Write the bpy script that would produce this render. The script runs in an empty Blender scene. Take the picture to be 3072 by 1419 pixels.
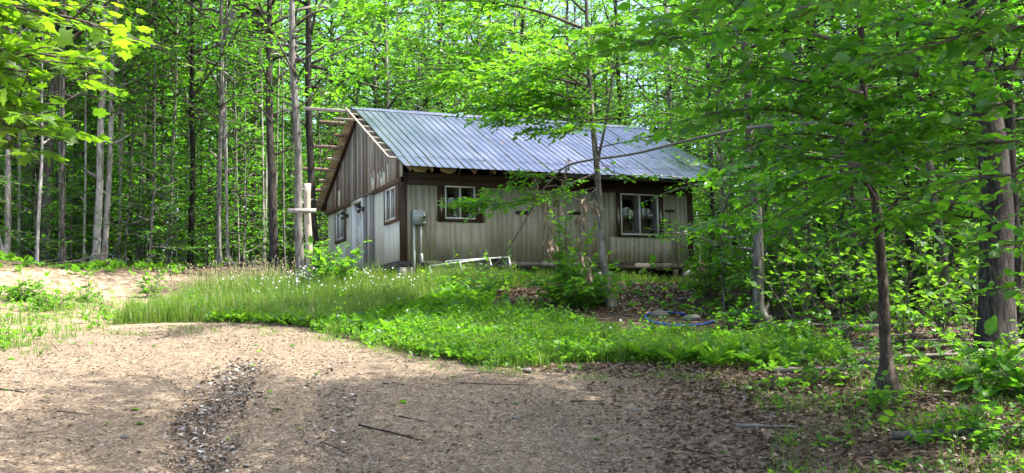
import bpy, math, random
import numpy as np
from mathutils import Matrix, Vector, Quaternion

# ------------------------------------------------------------------ camera, sky, sun, exposure
scn = bpy.context.scene
COL = scn.collection
F = 3142.6                      # focal length in pixels of the 3072 px wide frame
CX, CY = 1536.0, 709.5
YAW, PITCH, ROLL = 0.4023, 0.0894, -0.0172
CAM = np.array([-8.3907, -27.3507, -1.9748])
_f = np.array([math.sin(YAW)*math.cos(PITCH), math.cos(YAW)*math.cos(PITCH), math.sin(PITCH)])
_r0 = np.array([math.cos(YAW), -math.sin(YAW), 0.0])
_u0 = np.cross(_r0, _f)
_r = math.cos(ROLL)*_r0 + math.sin(ROLL)*_u0
_u = -math.sin(ROLL)*_r0 + math.cos(ROLL)*_u0
camd = bpy.data.cameras.new('camera')
camd.sensor_width = 36.0
camd.lens = F/3072*36.0
camd.clip_start, camd.clip_end = 0.1, 2000
cam = bpy.data.objects.new('camera', camd)
COL.objects.link(cam)
cam.matrix_world = Matrix(((_r[0], _u[0], -_f[0], CAM[0]), (_r[1], _u[1], -_f[1], CAM[1]),
                           (_r[2], _u[2], -_f[2], CAM[2]), (0, 0, 0, 1)))
scn.camera = cam

SUN_EL, SUN_AZ = math.radians(58), math.radians(121)      # azimuth from +Y towards +X
TOSUN = Vector((math.cos(SUN_EL)*math.sin(SUN_AZ), math.cos(SUN_EL)*math.cos(SUN_AZ), math.sin(SUN_EL)))
w = bpy.data.worlds.new('World'); scn.world = w; w.use_nodes = True
nt = w.node_tree
sky = nt.nodes.new('ShaderNodeTexSky'); sky.sky_type = 'NISHITA'; sky.sun_disc = False
sky.sun_elevation = SUN_EL; sky.sun_rotation = SUN_AZ
sky.air_density = 0.8; sky.dust_density = 4.0
bg = nt.nodes['Background']; bg.inputs['Strength'].default_value = 0.15
nt.links.new(sky.outputs[0], bg.inputs['Color'])
sl = bpy.data.lights.new('sun', 'SUN'); sl.energy = 3.2; sl.angle = math.radians(0.53); sl.color = (1.0, 0.95, 0.86)
so = bpy.data.objects.new('sun', sl); COL.objects.link(so)
so.rotation_euler = TOSUN.to_track_quat('Z', 'Y').to_euler(); so.location = (-30, -20, 50)
vs = scn.view_settings
vs.view_transform = 'Standard'; vs.look = 'None'; vs.exposure = 2.05; vs.gamma = 1.0; vs.use_curve_mapping = False
scn.cycles.max_bounces = 8; scn.cycles.diffuse_bounces = 4; scn.cycles.glossy_bounces = 3
scn.cycles.transmission_bounces = 6; scn.cycles.transparent_max_bounces = 8
scn.cycles.caustics_reflective = False; scn.cycles.caustics_refractive = False
scn.cycles.use_denoising = True
scn.cycles.use_adaptive_sampling = True; scn.cycles.adaptive_threshold = 0.02

# ------------------------------------------------------------------ pixel to place
def ray(px, py):
    return _f + (px-CX)/F*_r - (py-CY)/F*_u
def hdir(px):
    d = ray(px, 985.0); return np.array([d[0], d[1]])/math.hypot(d[0], d[1])
def at(px, py, d):
    """the point d metres (horizontally) from the camera under that pixel"""
    v = ray(px, py); return CAM + v*(d/math.hypot(v[0], v[1]))
def project(P):
    P = np.asarray(P, float) - CAM
    z = P @ _f
    zz = np.where(z < 0.3, 0.3, z)
    return CX + F*(P @ _r)/zz, CY - F*(P @ _u)/zz, z

# ------------------------------------------------------------------ terrain heights
DL = np.array([0., 9., 11.7, 13., 15., 18., 22., 25., 28., 31., 34., 38., 45., 60., 90., 400.])
ROWS = {   # ground row seen at those distances, for some image columns
    -900: [0, 0, 1428, 1300, 1180, 1085, 1020, 960, 905, 850, 825, 812, 800, 785, 775, 0],
    0:    [0, 0, 1428, 1300, 1180, 1085, 1010, 950, 893, 830, 806, 798, 785, 772, 765, 0],
    330:  [0, 0, 1424, 1297, 1175, 1080, 998, 948, 905, 862, 822, 806, 795, 782, 772, 0],
    600:  [0, 0, 1422, 1295, 1172, 1075, 985, 940, 898, 858, 826, 812, 800, 786, 775, 0],
    950:  [0, 0, 1420, 1292, 1170, 1070, 978, 918, 862, 838, 822, 812, 800, 788, 776, 0],
    1200: [0, 0, 1419, 1290, 1170, 1070, 975, 907, 847, 826, 815, 808, 800, 788, 776, 0],
    1500: [0, 0, 1419, 1290, 1170, 1072, 972, 902, 848, 828, 815, 808, 800, 788, 776, 0],
    1830: [0, 0, 1419, 1290, 1174, 1080, 975, 908, 868, 844, 828, 815, 802, 790, 778, 0],
    2400: [0, 0, 1419, 1298, 1190, 1095, 988, 932, 898, 874, 856, 842, 822, 804, 790, 0],
    3072: [0, 0, 1424, 1306, 1196, 1100, 1002, 950, 918, 894, 876, 860, 842, 822, 806, 0],
    4000: [0, 0, 1424, 1306, 1196, 1100, 1002, 955, 925, 902, 884, 868, 850, 830, 812, 0]}
_pxs = np.array(sorted(ROWS))
_ang = np.arctan((_pxs-CX)/F)
def _col(px):
    z = []
    for d, row in zip(DL, ROWS[px]):
        if d < 10: z.append(-1.62 - 0.02*(9-d)/9 + CAM[2])
        elif d > 300: z.append(z[-1]+6.0)
        else: z.append(at(px, row, d)[2])
    return np.array(z)
_zc = np.stack([_col(p) for p in _pxs])               # columns x distances
_A = np.linspace(_ang[0], _ang[-1], 160)
_Dg = np.concatenate([np.linspace(0, 60, 361), np.linspace(62, 400, 120)])
_tab = np.stack([np.interp(_Dg, DL, z) for z in _zc])
_tab = np.stack([np.interp(_A, _ang, _tab[:, k]) for k in range(len(_Dg))], 1)
def _blur(a, k, ax):
    w_ = np.hanning(k+2)[1:-1]; w_ /= w_.sum()
    pad = [(0, 0), (0, 0)]; pad[ax] = (k//2, k//2)
    b = np.pad(a, pad, mode='edge')
    return np.apply_along_axis(lambda v: np.convolve(v, w_, 'valid'), ax, b)
_tab = _blur(_blur(_tab, 9, 1), 9, 0)

HL, HD, HS, HZR, HO = 9.2632, 8.9134, 0.4941, 5.0058, 0.722     # cabin length, depth, roof slope, ridge height, eave overhang
def ground(x, y, micro=True):
    x = np.asarray(x, float); y = np.asarray(y, float)
    dx, dy = x-CAM[0], y-CAM[1]
    fw = dx*math.sin(YAW)+dy*math.cos(YAW); rt = dx*math.cos(YAW)-dy*math.sin(YAW)
    d = np.hypot(fw, rt); a = np.arctan2(rt, fw)
    a = np.where(np.abs(a) > math.pi/2, np.sign(a)*(math.pi-np.abs(a)), a)
    back = fw < 0
    a = np.clip(a, _A[0], _A[-1])
    ia = (a-_A[0])/(_A[1]-_A[0]); i0 = np.clip(ia.astype(int), 0, len(_A)-2); fa = ia-i0
    dd = np.clip(d, 0, 399.9)
    j0 = np.clip(np.searchsorted(_Dg, dd, 'right')-1, 0, len(_Dg)-2)
    fd = (dd-_Dg[j0])/(_Dg[j0+1]-_Dg[j0])
    z = ((_tab[i0, j0]*(1-fd)+_tab[i0, j0+1]*fd)*(1-fa) + (_tab[i0+1, j0]*(1-fd)+_tab[i0+1, j0+1]*fd)*fa)
    zb = CAM[2]-1.64-0.01*np.minimum(d, 60)
    bl = np.clip(-fw/8.0+0.0, 0, 1)
    z = np.where(back, z*(1-bl)+zb*bl, z)
    if micro:
        m = (np.sin(1.7*x+0.6*np.sin(1.1*y))*np.sin(1.3*y+0.5) * 0.035 + np.sin(4.1*x+1.3)*np.sin(3.7*y+2.2*np.sin(.9*x))*0.016
             + np.sin(9.3*x+2.0*np.sin(2.1*y))*np.sin(8.7*y+1.1)*0.008)
        rough = np.clip((d-20)/14, 0.25, 1.6)
        z = z + m*rough
        # old spoil heaps on the left, in front of the wood
        t = np.arctan2(rt, fw)
        for (tc, dc, wt, wd, hh) in ((-0.455, 31.6, 0.045, 1.6, 0.42), (-0.36, 32.5, 0.05, 1.6, 0.30), (-0.27, 33.2, 0.05, 1.5, 0.32), (-0.20, 32.5, .03, 1.2, .22), (-.40, 30.4, .05, .8, -.12)):
            z = z + hh*np.exp(-((t-tc)/wt)**2-((d-dc)/wd)**2)*np.clip(fw, 0, 1)
    # level earth under and round the cabin
    ex = np.maximum(np.maximum(-x, x-HL), 0); ey = np.maximum(np.maximum(-y, y-HD), 0)
    e = np.hypot(ex, ey); k = np.clip(1-(e-0.3)/2.2, 0, 1); k = k*k*(3-2*k)
    zh = -0.58
    z = np.where(z > zh, z*(1-k)+zh*k, z*(1-0.5*k)+zh*0.5*k)
    return z
def G(px, d):
    h = hdir(px); x, y = CAM[0]+h[0]*d, CAM[1]+h[1]*d
    return np.array([x, y, float(ground(x, y))])
def inside(poly, x, y):
    x = np.asarray(x); y = np.asarray(y); c = np.zeros(x.shape, bool); n = len(poly)
    for i in range(n):
        x0, y0 = poly[i]; x1, y1 = poly[(i+1) % n]
        hit = ((y0 > y) != (y1 > y)) & (x < (x1-x0)*(y-y0)/((y1-y0) if y1 != y0 else 1e-9)+x0)
        c ^= hit
    return c

# ------------------------------------------------------------------ mesh helpers
class Acc:
    """collects verts / faces / a per-vertex tone / a material index, links ONE mesh"""
    def __init__(s): s.v = []; s.t = []; s.q = []; s.tone = []; s.mt = []; s.mq = []; s.n = 0
    def add(s, v, tris=None, quads=None, tone=0.5, mat=0):
        v = np.asarray(v, float).reshape(-1, 3)
        if tris is not None and len(tris):
            tr = np.asarray(tris, np.int64).reshape(-1, 3)+s.n; s.t.append(tr); s.mt.append(np.full(len(tr), mat))
        if quads is not None and len(quads):
            qd = np.asarray(quads, np.int64).reshape(-1, 4)+s.n; s.q.append(qd); s.mq.append(np.full(len(qd), mat))
        s.v.append(v); s.tone.append(np.broadcast_to(np.asarray(tone, float), (len(v),)) if np.ndim(tone) < 2 else tone)
        s.n += len(v)
    def mesh(s, name, mats, smooth=False):
        me = bpy.data.meshes.new(name)
        v = np.concatenate(s.v); tone = np.concatenate(s.tone)
        t = np.concatenate(s.t) if s.t else np.zeros((0, 3), np.int64)
        q = np.concatenate(s.q) if s.q else np.zeros((0, 4), np.int64)
        mi = np.concatenate(([np.concatenate(s.mt)] if s.mt else [])+([np.concatenate(s.mq)] if s.mq else []))
        me.vertices.add(len(v)); me.vertices.foreach_set('co', v.astype(np.float32).ravel())
        loops = np.concatenate([t.ravel(), q.ravel()]).astype(np.int32)
        me.loops.add(len(loops)); me.loops.foreach_set('vertex_index', loops)
        starts = np.concatenate([np.arange(len(t))*3, len(t)*3+np.arange(len(q))*4]).astype(np.int32)
        me.polygons.add(len(starts)); me.polygons.foreach_set('loop_start', starts)
        me.polygons.foreach_set('material_index', mi.astype(np.int32))
        if smooth: me.polygons.foreach_set('use_smooth', np.ones(len(starts), bool))
        a = me.attributes.new('tone', 'FLOAT', 'POINT'); a.data.foreach_set('value', tone.astype(np.float32))
        for m in (mats if isinstance(mats, (list, tuple)) else [mats]): me.materials.append(m)
        me.update(calc_edges=True)
        return me
def link(name, me, parent=None, loc=None):
    o = bpy.data.objects.new(name, me); COL.objects.link(o)
    if parent is not None: o.parent = parent
    if loc is not None: o.location = [float(c) for c in loc]
    return o
def empty(name, loc=(0, 0, 0), rz=0.0):
    o = bpy.data.objects.new(name, None); COL.objects.link(o); o.location = [float(c) for c in loc]; o.rotation_euler = (0, 0, rz)
    o.empty_display_size = 0.1
    return o
def tag(o, label=None, cat=None, group=None, kind=None):
    if label: o['label'] = label
    if cat: o['category'] = cat
    if group: o['group'] = group
    if kind: o['kind'] = kind
    return o
BQ = [(0, 3, 2, 1), (4, 5, 6, 7), (0, 1, 5, 4), (1, 2, 6, 5), (2, 3, 7, 6), (3, 0, 4, 7)]
def boxv(x0, x1, y0, y1, z0, z1):
    return [(x0, y0, z0), (x1, y0, z0), (x1, y1, z0), (x0, y1, z0), (x0, y0, z1), (x1, y0, z1), (x1, y1, z1), (x0, y1, z1)]
def box(name, b, mat, parent=None):
    a = Acc(); a.add(boxv(*b), quads=BQ); return link(name, a.mesh(name, mat), parent)
def hexa(name, v8, mat, parent=None):
    a = Acc(); a.add(v8, quads=BQ); return link(name, a.mesh(name, mat), parent)
def boxes(name, bs, mat, parent=None):
    a = Acc()
    for b in bs: a.add(boxv(*b), quads=BQ)
    return link(name, a.mesh(name, mat), parent)
def beam(p0, p1, w_, h_, up=(0, 0, 1)):
    """8 verts of a bar from p0 to p1, width w_ sideways, h_ along up"""
    p0, p1, up = np.array(p0, float), np.array(p1, float), np.array(up, float)
    d = p1-p0; d /= np.linalg.norm(d); s = np.cross(d, up); s /= np.linalg.norm(s); n = np.cross(s, d)
    c = lambda p: [p-s*w_/2-n*h_/2, p+s*w_/2-n*h_/2, p+s*w_/2+n*h_/2, p-s*w_/2+n*h_/2]
    return np.array(c(p0)+c(p1))
def bar(name, p0, p1, w_, h_, mat, parent=None, up=(0, 0, 1)):
    return hexa(name, beam(p0, p1, w_, h_, up), mat, parent)
def tube(acc, pts, rad, sides=6, tone=0.5, mat=0, cap=True, rng=None, rough=0.0, lobes=None):
    pts = np.asarray(pts, float); n = len(pts); rad = np.broadcast_to(np.asarray(rad, float), (n,))
    t = np.gradient(pts, axis=0); t /= np.linalg.norm(t, axis=1)[:, None]+1e-9
    ref = np.where(np.abs(t[:, 2:3]) > 0.9, np.array([[1., 0, 0]]), np.array([[0, 0, 1.]]))
    if abs(t[:, 2]).mean() > 0.6: ref = np.tile([[1., 0, 0]], (n, 1))
    s = np.cross(t, ref); s /= np.linalg.norm(s, axis=1)[:, None]+1e-9; b = np.cross(s, t)
    an = np.arange(sides)*2*math.pi/sides
    rr = rad[:, None]*np.ones((n, sides))
    if rng is not None and rough > 0: rr = rr*(1+rng.normal(0, rough, (n, sides)))
    if lobes is not None: rr = rr*(1+np.asarray(lobes)[:, None]*(.5*np.cos(3*an+1)+.35*np.cos(5*an+2.3)+.25*np.cos(2*an))[None, :])
    ring = pts[:, None, :]+rr[:, :, None]*(np.cos(an)[None, :, None]*s[:, None, :]+np.sin(an)[None, :, None]*b[:, None, :])
    i = np.arange(n-1)[:, None]*sides; j = np.arange(sides)[None, :]; k = (np.arange(sides)+1)[None, :] % sides
    q = np.stack([i+j, i+k, i+sides+k, i+sides+j], -1).reshape(-1, 4)
    tris = None
    v = ring.reshape(-1, 3)
    if cap:
        v = np.concatenate([v, pts[-1:], pts[:1]]); m = (n-1)*sides
        tris = [(m+a_, m+(a_+1) % sides, n*sides) for a_ in range(sides)]+[((a_+1) % sides, a_, n*sides+1) for a_ in range(sides)]
    acc.add(v, tris=tris, quads=q, tone=tone, mat=mat)
def bez(pts, n):
    """smooth polyline through the given points (Catmull-Rom), n samples"""
    P = np.asarray(pts, float)
    if len(P) == 2: P = np.stack([P[0], (P[0]+P[1])/2, P[1]])
    P = np.concatenate([2*P[:1]-P[1:2], P, 2*P[-1:]-P[-2:-1]]); m = len(P)-3
    u = np.linspace(0, m-1e-6, n); i = u.astype(int); f = (u-i)[:, None]
    a, b, c, d = P[i], P[i+1], P[i+2], P[i+3]
    return 0.5*(2*b+(c-a)*f+(2*a-5*b+4*c-d)*f**2+(3*b-a-3*c+d)*f**3)

# ------------------------------------------------------------------ materials
def mat_new(name):
    m = bpy.data.materials.new(name); m.use_nodes = True; n = m.node_tree
    for x in list(n.nodes): n.nodes.remove(x)
    o = n.nodes.new('ShaderNodeOutputMaterial')
    return m, n, o
def N(n, kind, **kw):
    x = n.nodes.new(kind)
    for k, v in kw.items():
        if k == 'inp':
            for a, b in v.items(): x.inputs[a].default_value = b
        else: setattr(x, k, v)
    return x
def L(n, a, b): n.links.new(a, b)
def ramp(n, stops):
    r = n.nodes.new('ShaderNodeValToRGB'); cr = r.color_ramp
    while len(cr.elements) < len(stops): cr.elements.new(0.5)
    for e, (p, c) in zip(cr.elements, stops): e.position = p; e.color = (*c, 1) if len(c) == 3 else c
    return r
def mixc(n, fac, a, b, mode='MIX'):
    m = n.nodes.new('ShaderNodeMix'); m.data_type = 'RGBA'; m.blend_type = mode
    for idx, v in ((0, fac), (6, a), (7, b)):
        if hasattr(v, 'links'): L(n, v, m.inputs[idx])
        else: m.inputs[idx].default_value = v if idx == 0 else (*v, 1) if len(v) == 3 else v
    return m.outputs[2]
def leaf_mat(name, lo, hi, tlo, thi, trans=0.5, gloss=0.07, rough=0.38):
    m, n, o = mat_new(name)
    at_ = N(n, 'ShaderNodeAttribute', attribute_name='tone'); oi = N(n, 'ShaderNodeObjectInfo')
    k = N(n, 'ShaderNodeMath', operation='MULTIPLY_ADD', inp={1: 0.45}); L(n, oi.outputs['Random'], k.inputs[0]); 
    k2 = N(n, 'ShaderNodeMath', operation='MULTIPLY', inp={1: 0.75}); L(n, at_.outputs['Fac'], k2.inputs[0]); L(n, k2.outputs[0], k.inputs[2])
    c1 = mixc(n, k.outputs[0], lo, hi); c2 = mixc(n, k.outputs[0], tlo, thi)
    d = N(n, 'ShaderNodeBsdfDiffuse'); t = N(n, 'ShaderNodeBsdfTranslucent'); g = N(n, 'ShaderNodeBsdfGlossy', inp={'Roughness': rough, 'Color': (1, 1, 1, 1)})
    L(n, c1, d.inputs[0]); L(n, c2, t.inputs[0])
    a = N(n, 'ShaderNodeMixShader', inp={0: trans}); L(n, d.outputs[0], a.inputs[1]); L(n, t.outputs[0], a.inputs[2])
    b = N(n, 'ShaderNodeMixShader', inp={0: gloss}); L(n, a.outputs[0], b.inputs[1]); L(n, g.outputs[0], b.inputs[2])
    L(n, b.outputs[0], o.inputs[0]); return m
def prin(n, o, **kw):
    p = N(n, 'ShaderNodeBsdfPrincipled'); L(n, p.outputs[0], o.inputs[0])
    for k, v in kw.items(): p.inputs[k.replace('_', ' ')].default_value = v
    return p
def plain(name, col, rough=0.6, metal=0.0, spec=0.5, noise=0.0, nscale=30):
    m, n, o = mat_new(name); p = prin(n, o, Roughness=rough, Metallic=metal)
    p.inputs['Specular IOR Level'].default_value = spec; p.inputs['Base Color'].default_value = (*col, 1)
    if noise:
        g = N(n, 'ShaderNodeNewGeometry'); t = N(n, 'ShaderNodeTexNoise', inp={'Scale': nscale, 'Detail': 5.0, 'Roughness': 0.65}); L(n, g.outputs['Position'], t.inputs['Vector'])
        c = mixc(n, t.outputs['Fac'], tuple(x*(1-noise) for x in col), tuple(min(1, x*(1+noise)) for x in col)); L(n, c, p.inputs['Base Color'])
    return m
def wood(name, stops, grain=(14, 14, 1.1), rough=0.8, var=0.5, bump=0.25, fine=5.0, obj_amt=0.45, patch=0.30):
    """weathered boards: streaks along one axis, each board a tint of its own"""
    m, n, o = mat_new(name); p = prin(n, o, Roughness=rough); p.inputs['Specular IOR Level'].default_value = 0.2
    g = N(n, 'ShaderNodeNewGeometry'); oi = N(n, 'ShaderNodeObjectInfo')
    off = N(n, 'ShaderNodeVectorMath', operation='SCALE', inp={'Scale': 37.0}); cmb = N(n, 'ShaderNodeCombineXYZ')
    for i in range(3): L(n, oi.outputs['Random'], cmb.inputs[i])
    L(n, cmb.outputs[0], off.inputs[0])
    ad = N(n, 'ShaderNodeVectorMath', operation='ADD'); L(n, g.outputs['Position'], ad.inputs[0]); L(n, off.outputs[0], ad.inputs[1])
    mp = N(n, 'ShaderNodeMapping'); mp.inputs['Scale'].default_value = grain; L(n, ad.outputs[0], mp.inputs['Vector'])
    t = N(n, 'ShaderNodeTexNoise', inp={'Scale': 1.0, 'Detail': 6.0, 'Roughness': 0.65}); L(n, mp.outputs[0], t.inputs['Vector'])
    t2 = N(n, 'ShaderNodeTexNoise', inp={'Scale': 0.9, 'Detail': 4.0, 'Roughness': 0.6}); L(n, ad.outputs[0], t2.inputs['Vector'])
    mp3 = N(n, 'ShaderNodeMapping'); mp3.inputs['Scale'].default_value = tuple(fine*x for x in grain); L(n, ad.outputs[0], mp3.inputs['Vector'])
    t3 = N(n, 'ShaderNodeTexNoise', inp={'Scale': 1.0, 'Detail': 3.0}); L(n, mp3.outputs[0], t3.inputs['Vector'])
    s1 = N(n, 'ShaderNodeMath', operation='MULTIPLY_ADD', inp={1: 0.55}); L(n, t.outputs['Fac'], s1.inputs[0])
    s2 = N(n, 'ShaderNodeMath', operation='MULTIPLY', inp={1: patch}); L(n, t2.outputs['Fac'], s2.inputs[0]); L(n, s2.outputs[0], s1.inputs[2])
    s3 = N(n, 'ShaderNodeMath', operation='MULTIPLY_ADD', inp={1: 0.25}); L(n, t3.outputs['Fac'], s3.inputs[0]); L(n, s1.outputs[0], s3.inputs[2])
    s4 = N(n, 'ShaderNodeMath', operation='MULTIPLY_ADD', inp={1: obj_amt, 2: -obj_amt/2+(.30-patch)/2}); L(n, oi.outputs['Random'], s4.inputs[0])
    s5 = N(n, 'ShaderNodeMath', operation='ADD'); L(n, s3.outputs[0], s5.inputs[0]); L(n, s4.outputs[0], s5.inputs[1])
    r = ramp(n, stops); L(n, s5.outputs[0], r.inputs[0]); L(n, r.outputs[0], p.inputs['Base Color'])
    b = N(n, 'ShaderNodeBump', inp={'Strength': bump, 'Distance': 0.01}); L(n, t3.outputs['Fac'], b.inputs['Height']); L(n, b.outputs[0], p.inputs['Normal'])
    return m
def bark(name, stops, scale=(9, 9, 2.2), bump=0.9):
    m, n, o = mat_new(name); p = prin(n, o, Roughness=0.9); p.inputs['Specular IOR Level'].default_value = 0.15
    g = N(n, 'ShaderNodeNewGeometry'); mp = N(n, 'ShaderNodeMapping'); mp.inputs['Scale'].default_value = scale; L(n, g.outputs['Position'], mp.inputs['Vector'])
    t = N(n, 'ShaderNodeTexNoise', inp={'Scale': 1.4, 'Detail': 6.0, 'Roughness': 0.72}); L(n, mp.outputs[0], t.inputs['Vector'])
    t2 = N(n, 'ShaderNodeTexNoise', inp={'Scale': 1.1, 'Detail': 3.0}); L(n, g.outputs['Position'], t2.inputs['Vector'])
    oi = N(n, 'ShaderNodeObjectInfo')
    a = N(n, 'ShaderNodeMath', operation='MULTIPLY_ADD', inp={1: 0.8}); L(n, t.outputs['Fac'], a.inputs[0])
    b2 = N(n, 'ShaderNodeMath', operation='MULTIPLY_ADD', inp={1: 0.2}); L(n, t2.outputs['Fac'], b2.inputs[0]); L(n, b2.outputs[0], a.inputs[2])
    c = N(n, 'ShaderNodeMath', operation='MULTIPLY_ADD', inp={1: 0.16, 2: -0.08}); L(n, oi.outputs['Random'], c.inputs[0]); L(n, c.outputs[0], b2.inputs[2])
    r = ramp(n, stops); L(n, a.outputs[0], r.inputs[0]); L(n, r.outputs[0], p.inputs['Base Color'])
    b = N(n, 'ShaderNodeBump', inp={'Strength': bump, 'Distance': 0.02}); L(n, t.outputs['Fac'], b.inputs['Height']); L(n, b.outputs[0], p.inputs['Normal'])
    return m
M = {}
M['leaf_far'] = leaf_mat('leaf_wood', (.028, .112, .013), (.076, .215, .018), (.085, .37, .014), (.25, .60, .025), .53, .03, .5)
M['leaf_dark'] = leaf_mat('leaf_dark_wood', (.020, .075, .014), (.055, .15, .020), (.06, .27, .015), (.20, .48, .03), .5, .05, .45)
M['leaf_near'] = leaf_mat('leaf_beech', (.026, .110, .013), (.070, .205, .018), (.085, .37, .014), (.265, .61, .02), .53, .045, .45)
M['leaf_maple'] = leaf_mat('leaf_maple', (.05, .13, .010), (.12, .23, .014), (.17, .44, .010), (.38, .66, .018), .55, .06, .45)
M['leaf_low'] = leaf_mat('leaf_weed', (.027, .11, .013), (.074, .20, .02), (.085, .335, .014), (.255, .53, .025), .5, .022, .5)
M['grass'] = leaf_mat('grass_blade', (.040, .125, .014), (.11, .21, .03), (.12, .34, .02), (.34, .50, .05), .42, .025, .5)
M['straw'] = leaf_mat('seed_head', (.22, .22, .10), (.36, .32, .17), (.30, .30, .12), (.4, .38, .2), .35, .03, .5)
M['fluff'] = leaf_mat('seed_fluff', (.62, .62, .58), (.8, .8, .77), (.6, .6, .55), (.7, .7, .66), .35, .0, .5)
M['dry'] = leaf_mat('dry_leaf', (.11, .075, .048), (.36, .27, .185), (.14, .085, .045), (.32, .22, .13), .22, .03, .5)
M['litter'] = leaf_mat('litter_leaf', (.055, .036, .026), (.26, .18, .125), (.06, .035, .02), (.16, .10, .06), .12, .05, .45)
M['litter_grey'] = leaf_mat('wet_litter_leaf', (.028, .024, .020), (.26, .245, .225), (.02, .018, .015), (.08, .07, .06), .05, .10, .35)
M['bark_pale'] = bark('bark_pale', [(.36, (.085, .078, .070)), (.5, (.24, .225, .20)), (.66, (.46, .44, .40))])
M['bark_grey'] = bark('bark_grey', [(.36, (.030, .027, .023)), (.5, (.108, .099, .086)), (.66, (.25, .235, .21))])
M['bark_dark'] = bark('bark_dark', [(.36, (.008, .007, .006)), (.5, (.032, .028, .024)), (.66, (.095, .085, .074))], (16, 16, 2.0), 1.0)
M['bark_brown'] = bark('bark_brown', [(.36, (.022, .018, .013)), (.5, (.068, .056, .042)), (.66, (.16, .138, .11))], (14, 14, 5), .8)
M['twig'] = bark('bark_twig', [(.25, (.05, .04, .034)), (.5, (.11, .092, .08)), (.8, (.2, .175, .155))], (20, 20, 20), .3)
M['deadwood'] = bark('bark_deadwood', [(.25, (.07, .06, .055)), (.5, (.17, .15, .135)), (.8, (.32, .295, .27))], (14, 14, 14), .5)
M['cream'] = wood('cream_board', [(.26, (.135, .117, .083)), (.44, (.255, .232, .172)), (.58, (.315, .288, .218)), (.8, (.385, .356, .275))], (9, 9, .8), .75, obj_amt=.12, patch=.18)  # front wall cream, darkened so the colour carries its shade
M['cream_lit'] = wood('lit_cream_board', [(.24, (.36, .31, .22)), (.42, (.66, .61, .48)), (.58, (.77, .73, .60)), (.8, (.82, .79, .68))], (9, 9, .8), .75, obj_amt=.12, patch=.18)  # gable cream, lightened so the colour carries the daylight there
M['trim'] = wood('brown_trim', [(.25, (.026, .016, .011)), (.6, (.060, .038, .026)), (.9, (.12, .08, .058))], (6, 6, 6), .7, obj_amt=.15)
M['trim_lit'] = wood('lit_brown_trim', [(.25, (.075, .045, .030)), (.6, (.15, .092, .064)), (.9, (.24, .165, .12))], (6, 6, 6), .75, obj_amt=.15)  # brown trim again, with the gable's daylight put into the colour
M['old'] = wood('weathered_board', [(.22, (.065, .046, .034)), (.40, (.20, .14, .10)), (.54, (.33, .25, .195)), (.66, (.48, .41, .35)), (.82, (.62, .57, .52))], (22, 22, .9), .85, obj_amt=.42)
M['oldgrey'] = wood('grey_board', [(.22, (.06, .052, .047)), (.4, (.19, .168, .15)), (.58, (.35, .32, .295)), (.82, (.58, .55, .52))], (22, 22, .9), .85, obj_amt=.3)
M['purlin'] = wood('roof_timber', [(.2, (.13, .105, .085)), (.5, (.30, .26, .22)), (.8, (.50, .46, .41))], (1.2, 18, 18), .85, obj_amt=.25)
M['rafter'] = wood('rafter_timber', [(.2, (.10, .07, .045)), (.5, (.22, .16, .11)), (.8, (.36, .28, .20))], (18, 1.2, 18), .85, obj_amt=.2)
M['post'] = wood('peeled_post', [(.2, (.16, .12, .09)), (.5, (.36, .29, .23)), (.8, (.52, .45, .38))], (20, 20, 1.2), .85, obj_amt=.2)
M['ochre'] = wood('ochre_wood', [(.2, (.30, .15, .03)), (.5, (.52, .29, .06)), (.8, (.64, .40, .12))], (5, 5, 5), .8, obj_amt=.2)
M['soffit'] = wood('soffit_board', [(.2, (.13, .095, .065)), (.5, (.22, .17, .12)), (.8, (.30, .24, .18))], (1, 12, 12), .85, obj_amt=.2)
M['sill'] = wood('log_sill', [(.25, (.016, .014, .013)), (.5, (.05, .045, .04)), (.75, (.12, .11, .10))], (1.0, 14, 14), .9, obj_amt=.1)
M['white'] = plain('white_paint', (.84, .82, .77), .45, noise=.06)
M['vinyl'] = plain('vinyl_frame', (.62, .61, .56), .4, noise=.08)
M['backing'] = plain('wall_backing', (.085, .07, .048), .95, spec=0)
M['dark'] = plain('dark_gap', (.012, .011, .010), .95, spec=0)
M['grey_metal'] = plain('grey_metal', (.26, .29, .28), .5, .0, .5, .08, 15)
M['pvc'] = plain('conduit', (.50, .50, .47), .5, noise=.08)
M['alu'] = plain('aluminium', (.34, .37, .365), .4, .3, .5, .12, 20)
M['black'] = plain('black_iron', (.02, .02, .02), .45)
M['hose'] = plain('blue_pipe', (.015, .055, .42), .4)
M['stone'] = plain('stone', (.17, .155, .135), .85, spec=.2, noise=.35, nscale=14)
M['block'] = plain('concrete_block', (.13, .12, .11), .9, spec=.2, noise=.3, nscale=12)
M['foam'] = plain('insulation', (.34, .28, .19), .95, spec=.1, noise=.25, nscale=9)
M['interior'] = plain('interior_wall', (.16, .12, .085), .9, spec=.1, noise=.2, nscale=3)
def glass(name, tint, refl):
    m, n, o = mat_new(name)
    tr = N(n, 'ShaderNodeBsdfTransparent', inp={0: (*tint, 1)}); g = N(n, 'ShaderNodeBsdfGlossy', inp={'Roughness': 0.03})
    fr = N(n, 'ShaderNodeFresnel', inp={0: 1.5}); k = N(n, 'ShaderNodeMath', operation='MULTIPLY_ADD', inp={1: 1.6, 2: refl}); L(n, fr.outputs[0], k.inputs[0])
    ms = N(n, 'ShaderNodeMixShader'); L(n, k.outputs[0], ms.inputs[0]); L(n, tr.outputs[0], ms.inputs[1]); L(n, g.outputs[0], ms.inputs[2]); L(n, ms.outputs[0], o.inputs[0])
    return m
M['glass'] = glass('window_glass', (.72, .76, .74), .06)
M['lamp_glass'] = glass('lamp_glass', (.6, .6, .55), .15)
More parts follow.
